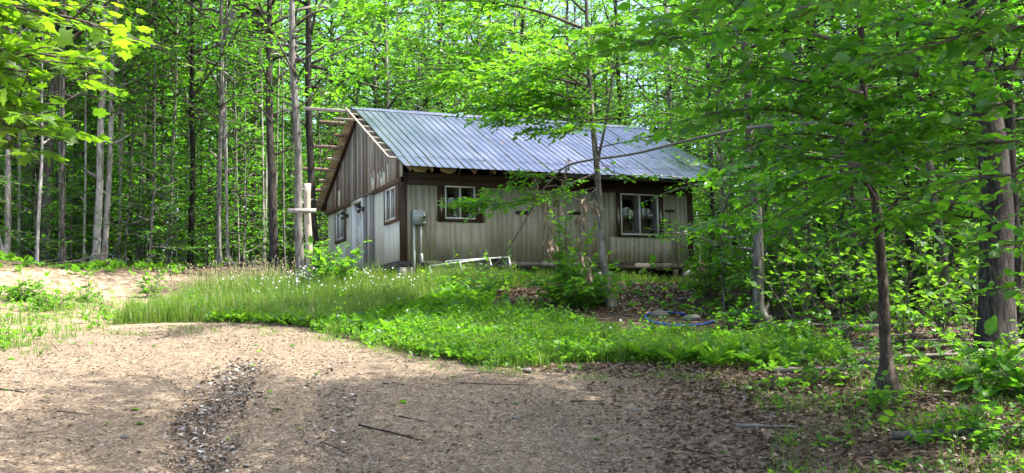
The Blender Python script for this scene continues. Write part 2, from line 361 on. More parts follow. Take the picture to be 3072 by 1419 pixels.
def metal_roof():
    m, n, o = mat_new('roof_metal'); p = prin(n, o, Metallic=1.0, Roughness=.32)
    g = N(n, 'ShaderNodeNewGeometry'); oi = N(n, 'ShaderNodeObjectInfo')
    t = N(n, 'ShaderNodeTexNoise', inp={'Scale': .8, 'Detail': 5.0, 'Roughness': .6}); L(n, g.outputs['Position'], t.inputs['Vector'])
    mp = N(n, 'ShaderNodeMapping'); mp.inputs['Scale'].default_value = (16, 1.0, 1.0); L(n, g.outputs['Position'], mp.inputs['Vector'])
    t2 = N(n, 'ShaderNodeTexNoise', inp={'Scale': 1.0, 'Detail': 5.0}); L(n, mp.outputs[0], t2.inputs['Vector'])
    a = N(n, 'ShaderNodeMath', operation='MULTIPLY_ADD', inp={1: .5}); L(n, t.outputs['Fac'], a.inputs[0])
    b = N(n, 'ShaderNodeMath', operation='MULTIPLY_ADD', inp={1: .35}); L(n, t2.outputs['Fac'], b.inputs[0]); L(n, b.outputs[0], a.inputs[2])
    c = N(n, 'ShaderNodeMath', operation='MULTIPLY_ADD', inp={1: .08, 2: .07}); L(n, oi.outputs['Random'], c.inputs[0]); L(n, c.outputs[0], b.inputs[2])
    r = ramp(n, [(.25, (.225, .24, .32)), (.55, (.295, .315, .41)), (.85, (.40, .42, .50))]); L(n, a.outputs[0], r.inputs[0]); L(n, r.outputs[0], p.inputs['Base Color'])
    rr = N(n, 'ShaderNodeMapRange', inp={1: .3, 2: .8, 3: .24, 4: .46}); L(n, a.outputs[0], rr.inputs[0]); L(n, rr.outputs[0], p.inputs['Roughness'])
    return m
M['metal'] = metal_roof()
M['metal_under'] = plain('roof_underside', (.74, .66, .52), .6, .0, .4, .10, 4)
def ground_mat():
    m, n, o = mat_new('ground_soil'); p = prin(n, o, Roughness=.95); p.inputs['Specular IOR Level'].default_value = .12
    g = N(n, 'ShaderNodeNewGeometry'); pos = g.outputs['Position']
    dr = N(n, 'ShaderNodeAttribute', attribute_name='drive'); sa = N(n, 'ShaderNodeAttribute', attribute_name='sand')
    def noise(s, d=5.0, r=.6, v=None, dist=0.0):
        t = N(n, 'ShaderNodeTexNoise', inp={'Scale': s, 'Detail': d, 'Roughness': r, 'Distortion': dist}); L(n, v or pos, t.inputs['Vector']); return t.outputs['Fac']
    # driveway: pale gravelly sand, dark humus patches and crumbs of leaf
    n1 = noise(.55, 6, .62); n2 = noise(9, 6, .7); n3 = noise(42, 4, .7); n4 = noise(2.2, 6, .66, None, .6)
    r1 = ramp(n, [(.36, (.085, .061, .040)), (.5, (.195, .146, .098)), (.66, (.33, .26, .182))]); L(n, n2, r1.inputs[0])
    r2 = ramp(n, [(.44, (0, 0, 0)), (.58, (1, 1, 1))]); L(n, n4, r2.inputs[0])
    r2b = ramp(n, [(.38, (0, 0, 0)), (.56, (1, 1, 1))]); L(n, n1, r2b.inputs[0])
    ru = N(n, 'ShaderNodeAttribute', attribute_name='rut')
    hum = mixc(n, n3, (.035, .028, .022), (.16, .13, .105))
    f1 = N(n, 'ShaderNodeMath', operation='MULTIPLY'); L(n, r2.outputs[0], f1.inputs[0]); L(n, r2b.outputs[0], f1.inputs[1])
    f1b = N(n, 'ShaderNodeMath', operation='MULTIPLY', inp={1: .55}); L(n, f1.outputs[0], f1b.inputs[0])
    fm = N(n, 'ShaderNodeMath', operation='MAXIMUM'); rn = N(n, 'ShaderNodeMath', operation='MULTIPLY'); rr_ = ramp(n, [(.34, (.45, .45, .45)), (.52, (1, 1, 1))]); L(n, n4, rr_.inputs[0]); L(n, ru.outputs['Fac'], rn.inputs[0]); L(n, rr_.outputs[0], rn.inputs[1])
    L(n, f1b.outputs[0], fm.inputs[0]); L(n, rn.outputs[0], fm.inputs[1])
    c1 = mixc(n, fm.outputs[0], r1.outputs[0], hum)
    vo = N(n, 'ShaderNodeTexVoronoi', inp={'Scale': 38.0, 'Randomness': 1.0}); L(n, pos, vo.inputs['Vector'])
    sp = ramp(n, [(0.0, (.48, .42, .33)), (.25, (.21, .155, .105)), (.75, (.060, .045, .033)), (1, (.30, .23, .15))]); 
    sx = N(n, 'ShaderNodeSeparateColor'); L(n, vo.outputs['Color'], sx.inputs[0]); L(n, sx.outputs[0], sp.inputs[0])
    c1 = mixc(n, .5, c1, sp.outputs[0])
    # loose sand of the clearing
    r3 = ramp(n, [(.36, (.13, .096, .065)), (.5, (.25, .19, .13)), (.66, (.40, .315, .225))]); L(n, noise(5, 7, .65), r3.inputs[0])
    # forest floor under litter
    r4 = ramp(n, [(.36, (.030, .022, .016)), (.5, (.085, .060, .042)), (.66, (.19, .14, .10))]); L(n, noise(7, 7, .72), r4.inputs[0])
    c = mixc(n, sa.outputs['Fac'], r4.outputs[0], r3.outputs[0]); c = mixc(n, dr.outputs['Fac'], c, c1)
    L(n, c, p.inputs['Base Color'])
    h = N(n, 'ShaderNodeMath', operation='MULTIPLY_ADD', inp={1: .5}); L(n, n3, h.inputs[0]); L(n, n2, h.inputs[2])
    b = N(n, 'ShaderNodeBump', inp={'Strength': .9, 'Distance': .03}); L(n, h.outputs[0], b.inputs['Height']); L(n, b.outputs[0], p.inputs['Normal'])
    return m
M['ground'] = ground_mat()

# ------------------------------------------------------------------ ground and driveway
DRIVE = [(-900, 1075), (0, 1035), (130, 1012), (330, 984), (560, 972), (760, 968), (950, 990), (1120, 1032), (1300, 1075), (1480, 1102), (1750, 1106),
         (2000, 1150), (2150, 1215), (2180, 1290), (2120, 1430), (2050, 9000), (-3000, 9000), (-3000, 1200)]
SAND = [(-900, 1040), (-900, 800), (0, 800), (330, 815), (620, 830), (900, 850), (1000, 880), (700, 985), (300, 1000), (0, 1050)]
def smooth_mask(poly, x, y, z, offs):
    m = np.zeros(x.shape)
    for ox, oy in offs:
        px, py, dz = project(np.stack([x+ox, y+oy, z], -1)); m += (inside(poly, px, py) & (dz > .3))
    return m/len(offs)
def build_ground():
    azf = np.radians(np.arange(-34, 34.01, .17)); azb = np.radians(np.arange(38, 323, 6.0))
    az = np.concatenate([azf, azb]); na = len(az)
    ds = [1.0]
    while ds[-1] < 420: ds.append(ds[-1]+ (max(.06, ds[-1]*.0085) if ds[-1] < 45 else ds[-1]*.06))
    ds = np.array(ds); nd = len(ds)
    A_, D_ = np.meshgrid(az, ds)
    x = CAM[0]+D_*np.sin(A_+YAW); y = CAM[1]+D_*np.cos(A_+YAW); z = ground(x, y)
    rng = np.random.default_rng(5)
    offs = [(0, 0)]+[(rng.normal(0, .30), rng.normal(0, .30)) for _ in range(12)]
    jx = x+.32*np.sin(3.1*y+1)+.16*np.sin(8*x+2*y)+.10*np.sin(17*y); jy = y+.32*np.sin(2.7*x)+.14*np.sin(7*y+3*x)+.08*np.sin(19*x)
    wx, wy, _ = project(np.stack([x, y, z], -1)); soft = np.clip((wx-1500)/500, 0, 1)*(np.abs(A_) < .6)
    dm = smooth_mask(DRIVE, jx, jy, z, offs)*(1-soft)+smooth_mask(DRIVE, jx, jy, z, [(a*3.2, b*3.2) for a, b in offs])*soft
    sm = smooth_mask(SAND, jx, jy, z, [(a*2, b*2) for a, b in offs])*(1-.85*smooth_mask([(380, 868), (470, 845), (600, 838), (800, 850), (800, 868), (640, 880), (450, 885)], jx, jy, z, [(a*1.5, b*1.5) for a, b in offs]))
    # wheel ruts and a soft hump between them
    t = np.tan(np.clip(A_, -1.2, 1.2)); fwd = D_*np.cos(A_); lat = D_*np.sin(A_)
    l1 = lat+3.5+.17*(fwd-11.7); l2 = lat+1.95+.21*(fwd-11.7); l3 = lat-.6+.1*(fwd-11.7)
    rut = np.clip(np.exp(-(l1/.42)**2)+.8*np.exp(-(l2/.36)**2)+.45*np.exp(-(l3/.3)**2), 0, 1)*np.clip((19-fwd)/4, 0, 1)*np.clip(fwd/3, 0, 1)
    z = z - dm*.085*rut + dm*rut*.03*np.sin(15*x+4*np.sin(9*y))*np.sin(17*y+3*np.sin(7*x)) + dm*.012*np.sin(13*x+3*np.sin(4*y))*np.sin(11*y)
    V = np.stack([x, y, z], -1).reshape(-1, 3)
    i = np.arange(nd-1)[:, None]*na; j = np.arange(na)[None, :]; k = (np.arange(na)[None, :]+1) % na
    q = np.stack([i+j, i+k, i+na+k, i+na+j], -1).reshape(-1, 4)
    dmf = dm.reshape(-1); cen = dmf[q].mean(1) > .5
    centre = np.array([[CAM[0], CAM[1], float(ground(CAM[0], CAM[1]))]])
    for name, sel in (('ground', ~cen), ('driveway', cen)):
        a = Acc(); a.add(V, quads=q[sel])
        if name == 'ground':
            a.add(np.concatenate([V[:na], centre]), tris=[(b_, (b_+1) % na, na) for b_ in range(na)])
            rv = np.concatenate([rut.reshape(-1), rut.reshape(-1)[:na], [0.0]]); dv = np.concatenate([dmf, dmf[:na], [1.0]]); sv = np.concatenate([sm.reshape(-1), sm.reshape(-1)[:na], [0.0]])
        else: dv, sv, rv = dmf, sm.reshape(-1), rut.reshape(-1)
        q0 = np.concatenate([b_.ravel() for b_ in a.q+a.t]); used = np.unique(q0); inv = np.full(a.n, -1); inv[used] = np.arange(len(used))
        a.v = [np.concatenate(a.v)[used]]; a.tone = [np.concatenate(a.tone)[used]]; a.q = [inv[b_] for b_ in a.q]; a.t = [inv[b_] for b_ in a.t]
        dv, sv, rv = dv[used], sv[used], rv[used]
        me = a.mesh(name, M['ground'], smooth=True)
        for nm, arr in (('drive', dv), ('sand', sv), ('rut', rv)):
            at_ = me.attributes.new(nm, 'FLOAT', 'POINT'); at_.data.foreach_set('value', arr.astype(np.float32))
        o = link(name, me); o['kind'] = 'structure'
build_ground()

# ------------------------------------------------------------------ the cabin
rs = random.Random(11)
def roof_z(y): return HZR-HS*abs(y-HD/2)
def build_cabin():
    cab = empty('cabin', (0, 0, 0))
    tag(cab, 'small weathered cabin with ribbed metal roof, cream boards and unfinished eaves in the clearing', 'cabin')
    # ---- front wall: vertical boards on a dark backing
    W1 = (1.02, 2.37, 1.07, 2.26); W2 = (6.64, 8.26, .75, 2.26)        # dark surround panels
    O1 = (1.24, 2.14, 1.15, 2.075); O2 = (6.79, 8.09, .81, 2.055)      # glazed openings
    fw = boxes('front_wall', [(.02, HL-.02, .045, .13, 2.08, 2.42), (.02, O1[0], .045, .13, .0, 2.08), (O1[1], O2[0], .045, .13, .0, 2.08), (O2[1], HL-.02, .045, .13, .0, 2.08),
                              (O1[0], O1[1], .045, .13, .0, O1[2]), (O2[0], O2[1], .045, .13, .0, O2[2])], M['backing'], cab)
    x = .13; i = 0
    while x < HL-.14:
        w_ = rs.choice((.15, .152, .30, .153, .22))
        x1 = min(x+w_, HL-.13); gp = rs.choice((.0008, .0012, .0045)); a, b = x+gp, x1-.001
        segs = [(a, b, 0.0, 2.065)]
        for (u0, u1, v0, v1) in (W1, W2):
            if b > u0 and a < u1:
                segs = [(a, b, 0.0, v0-.003)]
                if a < u0-.02: segs.append((a, u0-.002, v0-.002, 2.065))
                if b > u1+.02: segs.append((u1+.002, b, v0-.002, 2.065))
        dy = rs.uniform(0, .004)
        for (a, b, z0, z1) in segs:
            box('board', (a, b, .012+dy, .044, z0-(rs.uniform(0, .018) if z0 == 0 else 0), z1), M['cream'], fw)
        x = x1; i += 1
    box('header_band', (0.10, HL-.10, -.012, .044, 2.067, 2.265), M['trim'], fw)
    box('corner_post', (-.045, .128, -.02, .13, -.02, 2.26), M['trim'], fw)
    box('corner_post', (HL-.128, HL+.045, -.02, .13, -.02, 2.26), M['trim'], fw)
    # sill log, shadow gap and piers
    box('sill_beam', (-.05, HL+.05, .0, .2, -.21, -.022), M['sill'], cab)
    box('sill_beam', (-.045, .19, .203, HD+.05, -.21, -.022), M['sill'], cab)
    for px_, py_ in ((.1, .12), (3.1, .15), (6.1, .15), (HL-.17, .12), (.12, 3.0), (.12, 6.0), (.12, HD-.2), (HL-.2, HD-.2), (HL-.2, 4.5)):
        bl = box('pier', (px_-.17, px_+.19, py_-.12, py_+.2, -.85, -.213), M['block'], cab)
    box('crawl_gap_shade', (.4, HL-.6, .21, .24, -.9, -.22), M['dark'], cab)  # near-black sheet painting in the shade of the gap under the floor
    box('floor', (.14, HL-.1, .14, HD-.1, -.10, -.03), M['interior'], cab)
    # dark vent slots
    for (x0, x1, z0, z1) in ((3.37, 3.76, 1.335, 1.43), (5.07, 5.44, 1.37, 1.465), (8.33, 8.66, 1.535, 1.605)):
        v = box('vent_slot', (x0, x1, -.004, .011, z0, z1), M['trim'], fw)
        for k in range(2): box('louvre', (x0+.015, x1-.015, -.012, -.005, z0+.02+k*.035, z0+.038+k*.035), M['black'], v)
    # ---- windows of the front wall
    def front_window(O, W, name='window'):
        x0, x1, z0, z1 = O
        wd = empty(name); wd.parent = cab
        fr = .038
        boxes('window_frame', [(x0, x1, -.02, .05, z0, z0+fr), (x0, x1, -.02, .05, z1-fr, z1), (x0, x0+fr, -.018, .05, z0+fr, z1-fr), (x1-fr, x1, -.018, .05, z0+fr, z1-fr)], M['vinyl'], wd)
        xm = (x0+x1)/2
        box('mullion', (xm-.022, xm+.022, -.022, .048, z0+fr, z1-fr), M['vinyl'], wd)
        box('pane', (x0+fr, xm-.022, .012, .018, z0+fr, z1-fr), M['glass'], wd)
        box('pane', (xm+.022, x1-fr, .022, .028, z0+fr, z1-fr), M['glass'], wd)
        # dark surround with a narrow pale lozenge let into each side board
        sur = boxes('surround', [(W[0], x0-.002, -.006, .044, W[2], 2.066), (x1+.002, W[1], -.006, .044, W[2], 2.066), (x0-.002, x1+.002, -.008, .044, W[2], z0-.002)], M['trim'], wd)
        for xa, xb in ((W[0], x0), (x1, W[1])):
            xc = (xa+xb)/2; zc = (W[2]+2.03)/2; hh = .26; ww = min(.042, (xb-xa)*.3)
            a = Acc(); a.add([(xc, -.0065, zc-hh), (xc+ww, -.0065, zc), (xc, -.0065, zc+hh), (xc-ww, -.0065, zc), (xc, -.016, zc)], tris=[(0, 1, 4), (1, 2, 4), (2, 3, 4), (3, 0, 4)])
            link('lozenge', a.mesh('lozenge', M['cream']), sur)
        return wd
    front_window(O1, W1); front_window(O2, W2)
    # ---- gable wall facing the clearing
    gw = boxes('gable_wall', [(.05, .13, .0+.131, .60, 0, 2.26), (.05, .13, 1.59, 4.25, 0, 2.26), (.05, .13, .60, 1.59, 0, 1.18), (.05, .13, .6, 1.59, 2.10, 2.26), (.05, .13, 5.32, 6.54, 0, 2.26),
                              (.05, .13, 7.6, HD-.02, 0, 2.26), (.05, .13, 6.54, 7.6, 0, 1.15), (.05, .13, 6.54, 7.6, 2.1, 2.26), (.05, .13, 4.25, 5.32, 2.12, 2.26)], M['dark'], cab)
    a = Acc(); zt = roof_z(HD/2)-.16; zb = 2.262; za = roof_z(.0)-.16
    a.add([(.05, .0, zb), (.05, HD, zb), (.05, HD, za), (.05, HD/2, zt), (.05, 0, za), (.13, .0, zb), (.13, HD, zb), (.13, HD, za), (.13, HD/2, zt), (.13, 0, za)],
          tris=[(0, 4, 3), (0, 3, 1), (1, 3, 2), (5, 8, 9), (5, 6, 8), (6, 7, 8)])
    link('gable_backing', a.mesh('gable_backing', M['dark']), gw)
    # lower boards
    y = .0; i = 0
    win = [(.34, 1.76, 1.10, 2.26), (6.30, 7.78, 1.05, 2.26)]
    while y < HD-.02:
        zone = 'cream' if (y < 2.76 or y > 5.40) else 'oldgrey'
        w_ = .152 if zone == 'cream' else rs.choice((.10, .12, .14, .09))
        y1 = min(y+w_, HD); lo, hi = y+.003, y1-.003
        if zone == 'cream' and y < 2.76 and y1 > 2.76: y1 = 2.76; hi = y1-.003
        if 4.20 < (lo+hi)/2 < 5.40 or lo > 4.14 and hi < 5.46:
            y = y1; i += 1; continue
        z0 = -.0-rs.uniform(0, .03); z1 = 2.135 if zone == 'cream' else 2.21
        if zone == 'oldgrey': z0 -= rs.uniform(0, .12)
        for (a0, a1, v0, v1) in win:
            if (lo+hi)/2 > a0 and (lo+hi)/2 < a1: z1 = v0-.002
        mt = M['cream_lit' if zone == 'cream' else zone]
        if zone == 'oldgrey' and 3.35 < lo < 3.5: mt = M['cream_lit']
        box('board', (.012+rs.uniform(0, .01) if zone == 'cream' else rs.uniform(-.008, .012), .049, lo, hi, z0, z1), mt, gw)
        y = y1; i += 1
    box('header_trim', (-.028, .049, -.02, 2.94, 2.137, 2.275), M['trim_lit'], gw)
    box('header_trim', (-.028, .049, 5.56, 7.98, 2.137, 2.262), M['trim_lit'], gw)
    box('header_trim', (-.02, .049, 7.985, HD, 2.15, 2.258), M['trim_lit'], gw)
    box('drip_strip', (-.034, .011, 2.945, 5.555, 2.215, 2.262), M['oldgrey'], gw)
    # upper weathered boards, cut to the roof line
    y = .02; i = 0
    while y < HD-.02:
        w_ = rs.choice((.085, .10, .115, .13)); y1 = min(y+w_, HD-.02); lo, hi = y+.003, y1-.003
        zz0 = 2.268+(.008 if 2.94 < lo < 5.56 else .012)
        zl, zh = roof_z(lo)-.115, roof_z(hi)-.115; x0 = rs.uniform(-.022, .008)
        cut = None
        if 1.25 < lo < 3.1 and rs.random() < .5: cut = zz0+rs.uniform(.25, .6)
        if 7.0 < lo < 7.3: cut = zz0+.55
        def slab(za0, zl_, zh_, m_):
            hexa('board', [(x0, lo, za0), (.049, lo, za0), (.049, hi, za0), (x0, hi, za0), (x0, lo, zl_), (.049, lo, zl_), (.049, hi, zh_), (x0, hi, zh_)], m_, gw)
        if min(zl, zh) > zz0+.03:
            if cut and cut < min(zl, zh)-.2: slab(zz0, cut-.004, cut-.004, M['cream_lit']); slab(cut, zl, zh, M['oldgrey'])
            else: slab(zz0, zl, zh, M['oldgrey' if rs.random() < (.5 if lo < 4.6 else .2) else 'old'])
        y = y1; i += 1
    # gable windows
    def gable_window(y0, y1, z0, z1, T):
        wd = empty('window'); wd.parent = cab; fr = .04
        boxes('window_frame', [(-.03, .05, y0, y1, z0, z0+fr), (-.03, .05, y0, y1, z1-fr, z1), (-.028, .05, y0, y0+fr, z0+fr, z1-fr), (-.028, .05, y1-fr, y1, z0+fr, z1-fr)], M['white'], wd)
        ym = (y0+y1)/2
        box('mullion', (-.024, .048, ym-.024, ym+.024, z0+fr, z1-fr), M['white'], wd)
        box('pane', (.01, .016, y0+fr, ym-.024, z0+fr, z1-fr), M['glass'], wd)
        box('pane', (.02, .026, ym+.024, y1-fr, z0+fr, z1-fr), M['glass'], wd)
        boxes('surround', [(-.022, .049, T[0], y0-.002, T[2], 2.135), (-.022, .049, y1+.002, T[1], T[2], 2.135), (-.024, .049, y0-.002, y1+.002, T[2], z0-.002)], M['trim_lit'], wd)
    gable_window(.60, 1.59, 1.18, 2.10, (.345, 1.755, 1.105)); gable_window(6.54, 7.60, 1.15, 2.10, (6.305, 7.775, 1.055))
    # ---- white entrance door
    dr = empty('door', (0, 4.25, 0)); dr.parent = cab
    D = lambda nm, b, m, p=dr: box(nm, (b[0], b[1], b[2]-4.25, b[3]-4.25, b[4], b[5]), M[m], p)
    D('jamb', (-.03, .16, 4.13, 4.25, -.02, 2.12), 'white'); D('jamb', (-.03, .16, 5.30, 5.46, -.02, 2.12), 'white'); D('lintel', (-.032, .16, 4.13, 5.46, 2.122, 2.212), 'white')
    slab = D('door_slab', (.10, .145, 4.255, 5.295, .0, 2.115), 'white')
    for (a0, a1, b0, b1) in ((4.36, 4.70, .15, .62), (4.84, 5.18, .15, .62), (4.36, 4.70, .74, 1.42), (4.84, 5.18, .74, 1.42)):
        D('door_panel', (.086, .099, a0, a1, b0, b1), 'white', slab)
    a = Acc(); cy, cz, R = 4.775-4.25, 1.60, .36; pts = [(.094, cy, cz)]+[(.094, cy+R*math.cos(t_), cz+R*math.sin(t_)) for t_ in np.linspace(0, math.pi, 13)]
    a.add(pts, tris=[(0, k+1, k+2) for k in range(12)]); link('fan_light', a.mesh('fan_light', M['glass']), slab)
    a = Acc(); tube(a, [(.088, cy+R*math.cos(t_), cz+R*math.sin(t_)) for t_ in np.linspace(0, math.pi, 17)], .016, 5)
    for t_ in (0, .25, .5, .75, 1): tube(a, [(.09, cy, cz), (.09, cy+R*math.cos(t_*math.pi), cz+R*math.sin(t_*math.pi))], .009, 4)
    link('glazing_bar', a.mesh('glazing_bar', M['white']), slab)
    a = Acc(); tube(a, [(.10, .10, 1.0), (.05, .10, 1.0)], [.018, .03], 10); link('door_knob', a.mesh('door_knob', M['alu'], True), slab)
    # ---- wall lanterns by the door
    for (yy, zz, mm) in ((6.03, 1.84, 'trim_lit'), (4.0, 1.84, 'black')):
        ln = empty('wall_lantern', (-.03, yy, zz)); ln.parent = cab
        a = Acc(); tube(a, [(0, 0, -.06), (0, 0, .06)], .045, 10); link('wall_plate', a.mesh('wall_plate', M['black']), ln)
        a = Acc(); tube(a, bez([(0, 0, 0), (-.09, 0, -.05), (-.15, 0, .06), (-.14, 0, .12)], 10), .01, 6); link('bracket', a.mesh('bracket', M['black']), ln)
        a = Acc(); tube(a, [(-.14, 0, -.10), (-.14, 0, .06)], [.05, .075], 6); link('lantern_glass', a.mesh('lantern_glass', M['lamp_glass']), ln)
        a = Acc(); tube(a, [(-.14, 0, .06), (-.14, 0, .14), (-.14, 0, .17)], [.10, .03, .01], 6); tube(a, [(-.14, 0, -.13), (-.14, 0, -.10)], [.02, .06], 6)
        for k in range(6):
            c_, s_ = math.cos(k*math.pi/3), math.sin(k*math.pi/3); tube(a, [(-.14+.05*c_, .05*s_, -.10), (-.14+.075*c_, .075*s_, .06)], .006, 4)
        link('lantern_cage', a.mesh('lantern_cage', M['black']), ln)
    # ---- back and right walls (seen through the windows), a stud and a partition
    bw = boxes('back_wall', [(.14, 5.6, HD-.1, HD, -.02, 2.4), (8.2, HL, HD-.1, HD, -.02, 2.4), (5.6, 8.2, HD-.1, HD, -.02, .85), (5.6, 8.2, HD-.1, HD, 2.0, 2.4)], M['interior'], cab)
    boxes('window_frame', [(5.6, 8.2, HD-.12, HD-.06, .85, .9), (5.6, 8.2, HD-.12, HD-.06, 1.95, 2.0), (6.85, 6.91, HD-.118, HD-.062, .9, 1.95)], M['white'], bw)
    boxes('right_wall', [(HL-.12, HL, .14, 3.4, -.02, 2.4), (HL-.12, HL, 5.2, HD-.11, -.02, 2.4), (HL-.12, HL, 3.4, 5.2, -.02, .9), (HL-.12, HL, 3.4, 5.2, 2.05, 2.4)], M['interior'], cab)
    box('wall_stud', (7.62, 7.73, 1.35, 1.50, -.02, 2.38), M['ochre'], cab)
    box('door_frame', (8.12, 8.17, 2.6, 2.68, -.02, 1.75), M['white'], cab)
    box('partition', (4.6, 4.7, .14, 6.0, -.02, 2.4), M['interior'], cab)
    a = Acc()
    ga = [(HL+.01, 0.0, 2.26), (HL+.01, HD, 2.26), (HL+.01, HD, za), (HL+.01, HD/2, zt), (HL+.01, 0, za)]
    a.add(ga+[(p[0]-.1, p[1], p[2]) for p in ga], tris=[(0, 1, 2), (0, 2, 3), (0, 3, 4), (5, 7, 6), (5, 8, 7), (5, 9, 8)])
    link('far_gable', a.mesh('far_gable', M['old']), cab)
    # ---- roof
    rf = empty('roof', (0, 0, 0)); rf.parent = cab
    XL, XR = -.19, HL+1.0716
    def sheet(x0, x1, ya, yb, lift, mat, name='metal_sheet'):
        """ribbed sheet between two y lines of one slope; ribs every 229 mm"""
        prof = []; xx = x0; pitch = .2286
        nr = max(1, int(round((x1-x0)/pitch)))
        pitch = (x1-x0)/nr
        for k in range(nr):
            b = x0+k*pitch
            prof += [(b, .0), (b+.010, .030), (b+.030, .030), (b+.040, 0), (b+.082, 0), (b+.09, .005), (b+.10, .005), (b+.108, 0), (b+.146, 0), (b+.154, .005), (b+.164, .005), (b+.172, 0)]
        prof.append((x1, 0))
        pr = np.array(prof); n_ = len(pr); ny = 9
        ys = np.linspace(ya, yb, ny)
        V = []
        for yy in ys:
            zz = roof_z(yy)+lift+.006*math.sin(3.1*yy+x0*1.7)
            sg = 1 if yy < HD/2 else -1
            nrm = np.array([0, -HS*sg, 1.0]); nrm /= np.linalg.norm(nrm)
            V.append(np.stack([pr[:, 0], yy+nrm[1]*pr[:, 1], zz+nrm[2]*pr[:, 1]+.004*np.sin(pr[:, 0]*2.3+yy)], -1))
        V = np.concatenate(V)
        i = np.arange(ny-1)[:, None]*n_; j = np.arange(n_-1)[None, :]
        q = np.stack([i+j, i+j+1, i+n_+j+1, i+n_+j], -1).reshape(-1, 4)
        if ya > yb: q = q[:, ::-1]
        a = Acc(); a.add(V, quads=q); o_ = link(name, a.mesh(name, mat), rf); return o_
    n = 12; wd = (XR-XL)/n
    for k in range(n):
        x0 = XL+k*wd; x1 = x0+wd-.002
        sheet(x0, x1, HD/2-.03, -.06+rs.uniform(-.01, .01), .062+.003*(k % 2), M['metal'])
        sheet(x0, x1, .10, -.80+rs.uniform(-.03, .02)-.012*math.sin(k), .050+.003*(k % 2), M['metal'])
        s_ = sheet(x0-(.12 if k == 0 else 0), x1, HD/2+.03, HD+HO+.05, .050+.003*(k % 2), [M['metal']])
        s_.data.materials[0] = M['metal']
    # underside lining of the back slope's open end
    a = Acc(); yy = np.linspace(HD/2+.1, HD+HO, 8)
    V = np.array([(xx, y_, roof_z(y_)+.028) for y_ in yy for xx in (XL-.12, 0.0)])
    a.add(V, quads=[(2*k, 2*k+2, 2*k+3, 2*k+1) for k in range(7)]); link('lining_sheet', a.mesh('lining_sheet', M['metal_under']), rf)
    a = Acc()
    for k in range(7):
        y0, y1 = yy[k], yy[k+1]
        for xx in (-.26, -.18, -.10, -.03): a.add(beam((xx, y0+.02, roof_z(y0+.02)+.020), (xx, y1-.02, roof_z(y1-.02)+.020), .022, .014), quads=BQ)
    link('lining_rib', a.mesh('lining_rib', M['metal_under']), rf)
    # ridge cap and its board
    a = Acc()
    V = []
    for xx in np.linspace(XL-.10, XR, 24):
        V += [(xx, HD/2-.17, roof_z(HD/2-.17)+.090), (xx, HD/2-.02, HZR+.112), (xx, HD/2+.02, HZR+.112), (xx, HD/2+.17, roof_z(HD/2+.17)+.090)]
    a.add(V, quads=[(4*k+j, 4*k+4+j, 4*k+5+j, 4*k+1+j) for k in range(23) for j in range(3)]); link('ridge_cap', a.mesh('ridge_cap', M['metal']), rf)
    slope_up = (0, -HS, 1)
    def purlin(y_, x0, x1, nm='purlin', t=.042, wdt=.09, lift=.02, mat='purlin'):
        up = (0, -HS if y_ < HD/2 else HS, 1)
        return bar(nm, (x0, y_, roof_z(y_)+lift), (x1, y_, roof_z(y_)+lift+rs.uniform(-.012, .012)), wdt, t, M[mat], rf, up)
    bar('ridge_board', (-1.78, HD/2+.03, HZR-.03), (HL+.9, HD/2+.03, HZR-.03), .045, .11, M['purlin'], rf)
    for y_, x0 in ((3.95, -.52), (3.36, -1.1), (2.69, -.50), (2.17, -.50), (1.63, -.50), (1.13, -.50), (.50, -.47), (-.10, -.46), (-.62, -.10)):
        purlin(y_, x0, HL+1.0)
    for y_, x0 in ((5.04, -1.15), (5.62, -.52), (6.2, -1.17), (6.8, -.52), (7.36, -1.2), (7.96, -.52), (8.48, -1.22), (9.08, -.52), (9.56, -.42)):
        purlin(y_, x0, HL+1.0, lift=-.03, t=.085, mat='old')
    bar('rake_board', (-.46, HD/2-.03, HZR+.058), (-.44, -.19, roof_z(-.19)+.062), .055, .03, M['purlin'], rf, slope_up)
    bar('rake_board', (-.55, HD/2+.12, roof_z(HD/2+.12)-.025), (-.57, HD+.55, roof_z(HD+.55)-.05), .022, .05, M['rafter'], rf, (0, HS, 1))
    # rafters: tails under the eaves
    x = .06
    while x < HL+.1:
        bar('rafter', (x, -.66, roof_z(-.66)-.075), (x, HD/2-.02, HZR-.085), .045, .125, M['rafter'], rf, slope_up)
        bar('rafter', (x, HD+.66, roof_z(HD+.66)-.085), (x, HD/2+.08, HZR-.115), .045, .12, M['rafter'], rf, (0, HS, 1))
        x += .61
    bar('rake_rafter', (-.012, -.30, roof_z(-.30)-.075), (-.012, HD/2-.02, HZR-.085), .045, .12, M['trim'], rf, slope_up)
    bar('rake_rafter', (-.06, HD+.6, roof_z(HD+.6)-.095), (-.06, HD/2+.1, HZR-.13), .06, .10, M['trim'], rf, (0, HS, 1))
    for k in range(3): bar('soffit_board', (3.45+k*0.02, -.10-.19*k, roof_z(-.10-.19*k)-.158), (HL+.25, -.10-.19*k, roof_z(-.10-.19*k)-.158), .185, .016, M['soffit'], rf, slope_up)
    bar('fascia', (4.6, -.70, roof_z(-.70)-.065), (HL+.5, -.70, roof_z(-.70)-.065), .02, .10, M['sill'], rf)
    rng = np.random.default_rng(3)
    for k in range(2):
        a = Acc(); x0 = .12+k*.80; 
        pts = bez([(x0+.06, -.42, roof_z(-.42)-.11), (x0+.28, -.36, roof_z(-.36)-.165), (x0+.50, -.44, roof_z(-.44)-.10)], 8); tube(a, pts, [.05, .08, .10, .11, .11, .10, .08, .05], 8, rng=rng, rough=.12)
        link('insulation_batt', a.mesh('insulation_batt', M['foam'], True), rf)
    return cab
cabin = build_cabin()
